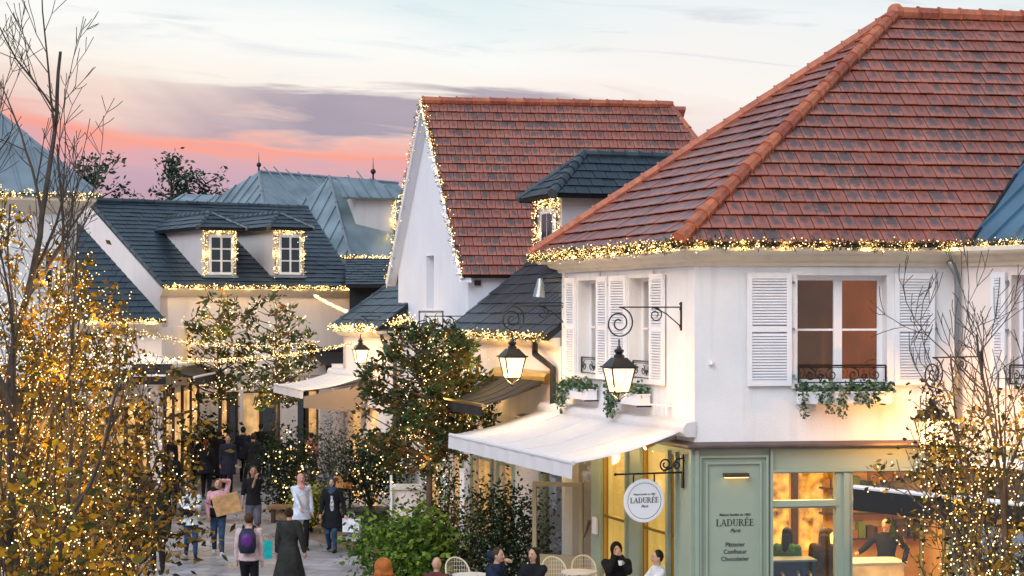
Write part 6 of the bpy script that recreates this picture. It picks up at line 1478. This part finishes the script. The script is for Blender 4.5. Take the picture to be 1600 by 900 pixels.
for i_, (px_, fy_, f_, c_, lab_) in enumerate(((268, 800, 10, (.02, .02, .03), 'person in navy black jacket walking toward the camera left of the white jacket'),
        (232, 842, 15, (.10, .06, .04), 'person in brown coat beside the padded coat near the left tree'), (322, 778, 185, (.012, .012, .014), 'person in black long jacket walking away behind the pink top woman'),
        (356, 770, 5, (.03, .03, .05), 'person in dark blue coat walking toward the camera in the distant crowd'), (396, 768, 178, (.02, .02, .02), 'person in black coat walking away right of the navy jacket'),
        (296, 742, 0, (.12, .10, .09), 'person in taupe coat near the amber doors'), (372, 738, 10, (.04, .02, .02), 'person in burgundy black coat far back by the low white wall'))):
    person(lab_, ground(px_, fy_), 1.62 + .03 * (i_ % 5), f_, hair=((.03 + .04 * (i_ % 3), .02, .012), ('short', 'long', 'tail', 'bun')[i_ % 4]), top=(c_, .32 + .05 * (i_ % 3), ('puffy', 'long')[i_ % 2], .02), bottom=(BLK, 'trousers'), stride=.05 + .02 * (i_ % 3), hl=(.14, -.02 - .05 * (i_ % 3), .44 + .05 * (i_ % 2)))
# cafe guests: seated, heads at the bottom of the frame
def guest(label, px, py, face, htop=1.27, z0=DZ, **k):
    q = on(px, py, z0 + htop); return person(label, (q.x, q.y, z0), 1.68, face, sit=True, seat_z=.46, **k)
guest('ginger haired guest seated at the lower edge left of the bald man', 598, 882, 200, z0=0, hair=((.42, .13, .03), 'big'), top=((.25, .1, .06), .5, 'long', 0), hl=(.05, -.25, .6), hr=(-.05, -.25, .6))
guest('balding man seated at the lower edge beside the green bush', 682, 880, 160, z0=0, hair=None, top=((.12, .04, .04), .5, 'long', 0), hl=(.05, -.25, .6), hr=(-.05, -.25, .6))
guest('seated man in dark jacket resting his face on his hand', 768, 866, 60, hair=((.05, .03, .02), 'short'), top=(NAVY, .5, 'puffy', 0), hl=(.03, -.09, .90), hr=(-.05, -.25, .62), lean=.15)
guest('seated woman with long dark hair in black looking left', 834, 866, -35, hair=((.02, .012, .01), 'long'), top=(BLK, .5, 'puffy', 0), hl=(.05, -.25, .6), hr=(-.05, -.25, .6))
guest('seated person in black hooded top drinking from a cup', 963, 858, 5, hair=((.02, .012, .01), 'short'), hat=(BLK, 'hood'), top=(BLK, .5, 'puffy', 0), hl=(.03, -.13, .88), hr=(-.03, -.13, .88))
guest('dark haired man in white top seated by the green pilaster', 1028, 870, -75, hair=((.012, .01, .01), 'short'), top=((.7, .7, .72), .5, 'long', 0), hl=(.05, -.25, .6), hr=(-.05, -.25, .6))
q = on(968, 876, DZ + 1.12); t = empty('coffee_cup', (q.x, q.y - .24, DZ + 1.08), 'small white cup at the mouth of the hooded guest', 'cup'); mb = MB(); mb.local = True; mb.loft([(0, 0, 0, .025, .025), (0, 0, .07, .04, .04)], 12); mb.build('cup_body', 'white_paint', t)
mb = MB(); mb.local = True; mb.tube([(.035, 0, .055), (.06, 0, .045), (.05, 0, .02), (.028, 0, .015)], .005, 5); mb.build('handle', 'white_paint', t)
# chairs under the guests
for i, (px, py, f_, z0, lab) in enumerate(((598, 882, 200, 0, 'chair under the ginger haired guest'), (682, 880, 160, 0, 'chair under the balding man'), (768, 866, 60, DZ, 'chair under the man resting his face'), (834, 866, -35, DZ, 'chair under the long haired woman'), (963, 858, 5, DZ, 'chair under the hooded guest'), (1028, 870, -75, DZ, 'chair under the man in white'))):
    q = on(px, py, z0 + 1.27); v = Vector((0, .03, 0)); v.rotate(Matrix.Rotation(R(f_), 3, 'Z')); bistro_chair(lab, (q.x + v.x, q.y + v.y, z0), R(f_))
# inside the shop
q = FA.p(FA.u(1385, -2.0), -2.0, DZ); k_ = (on(1385, 806, DZ + 1.68)); person('barista in black blouse standing behind the counter inside the shop', (q.x, q.y, DZ + .0), 1.66, -30, hair=((.03, .015, .01), 'bun'), top=(BLK, .46, 'long', .01), bottom=(BLK, 'trousers'), hl=(.19, -.02, .58), hr=(-.22, -.2, .66), stride=0)
q = FA.p(FA.u(1230, -.95), -.95, DZ); person('guest with black hair and green top inside behind the left window', (q.x, q.y, DZ), 1.66, 150, hair=((.012, .01, .01), 'long'), top=((.05, .14, .05), .46, 'long', .01), bottom=(BLK, 'trousers'), stride=0)
q = FA.p(FA.u(1262, -1.6), -1.6, DZ); person('staff member in cream shirt bending inside behind the left window', (q.x, q.y, DZ), 1.66, 120, hair=((.03, .02, .012), 'short'), top=((.75, .6, .35), .46, 'puffy', .01), bottom=(BLK, 'trousers'), lean=.9, hl=(.05, -.3, .5), hr=(-.05, -.3, .5), stride=0)
q = FA.p(FA.u(1288, -1.0), -1.0, DZ); person('guest in brown fur collar coat inside behind the left window', (q.x, q.y, DZ), 1.64, 170, hair=((.10, .06, .03), 'long'), top=((.06, .035, .02), .40, 'puffy', .02), bottom=(BLK, 'trousers'), stride=0)
for o in bpy.data.objects:
    for k in ('_wl', '_wr'):
        if k in o: del o[k]
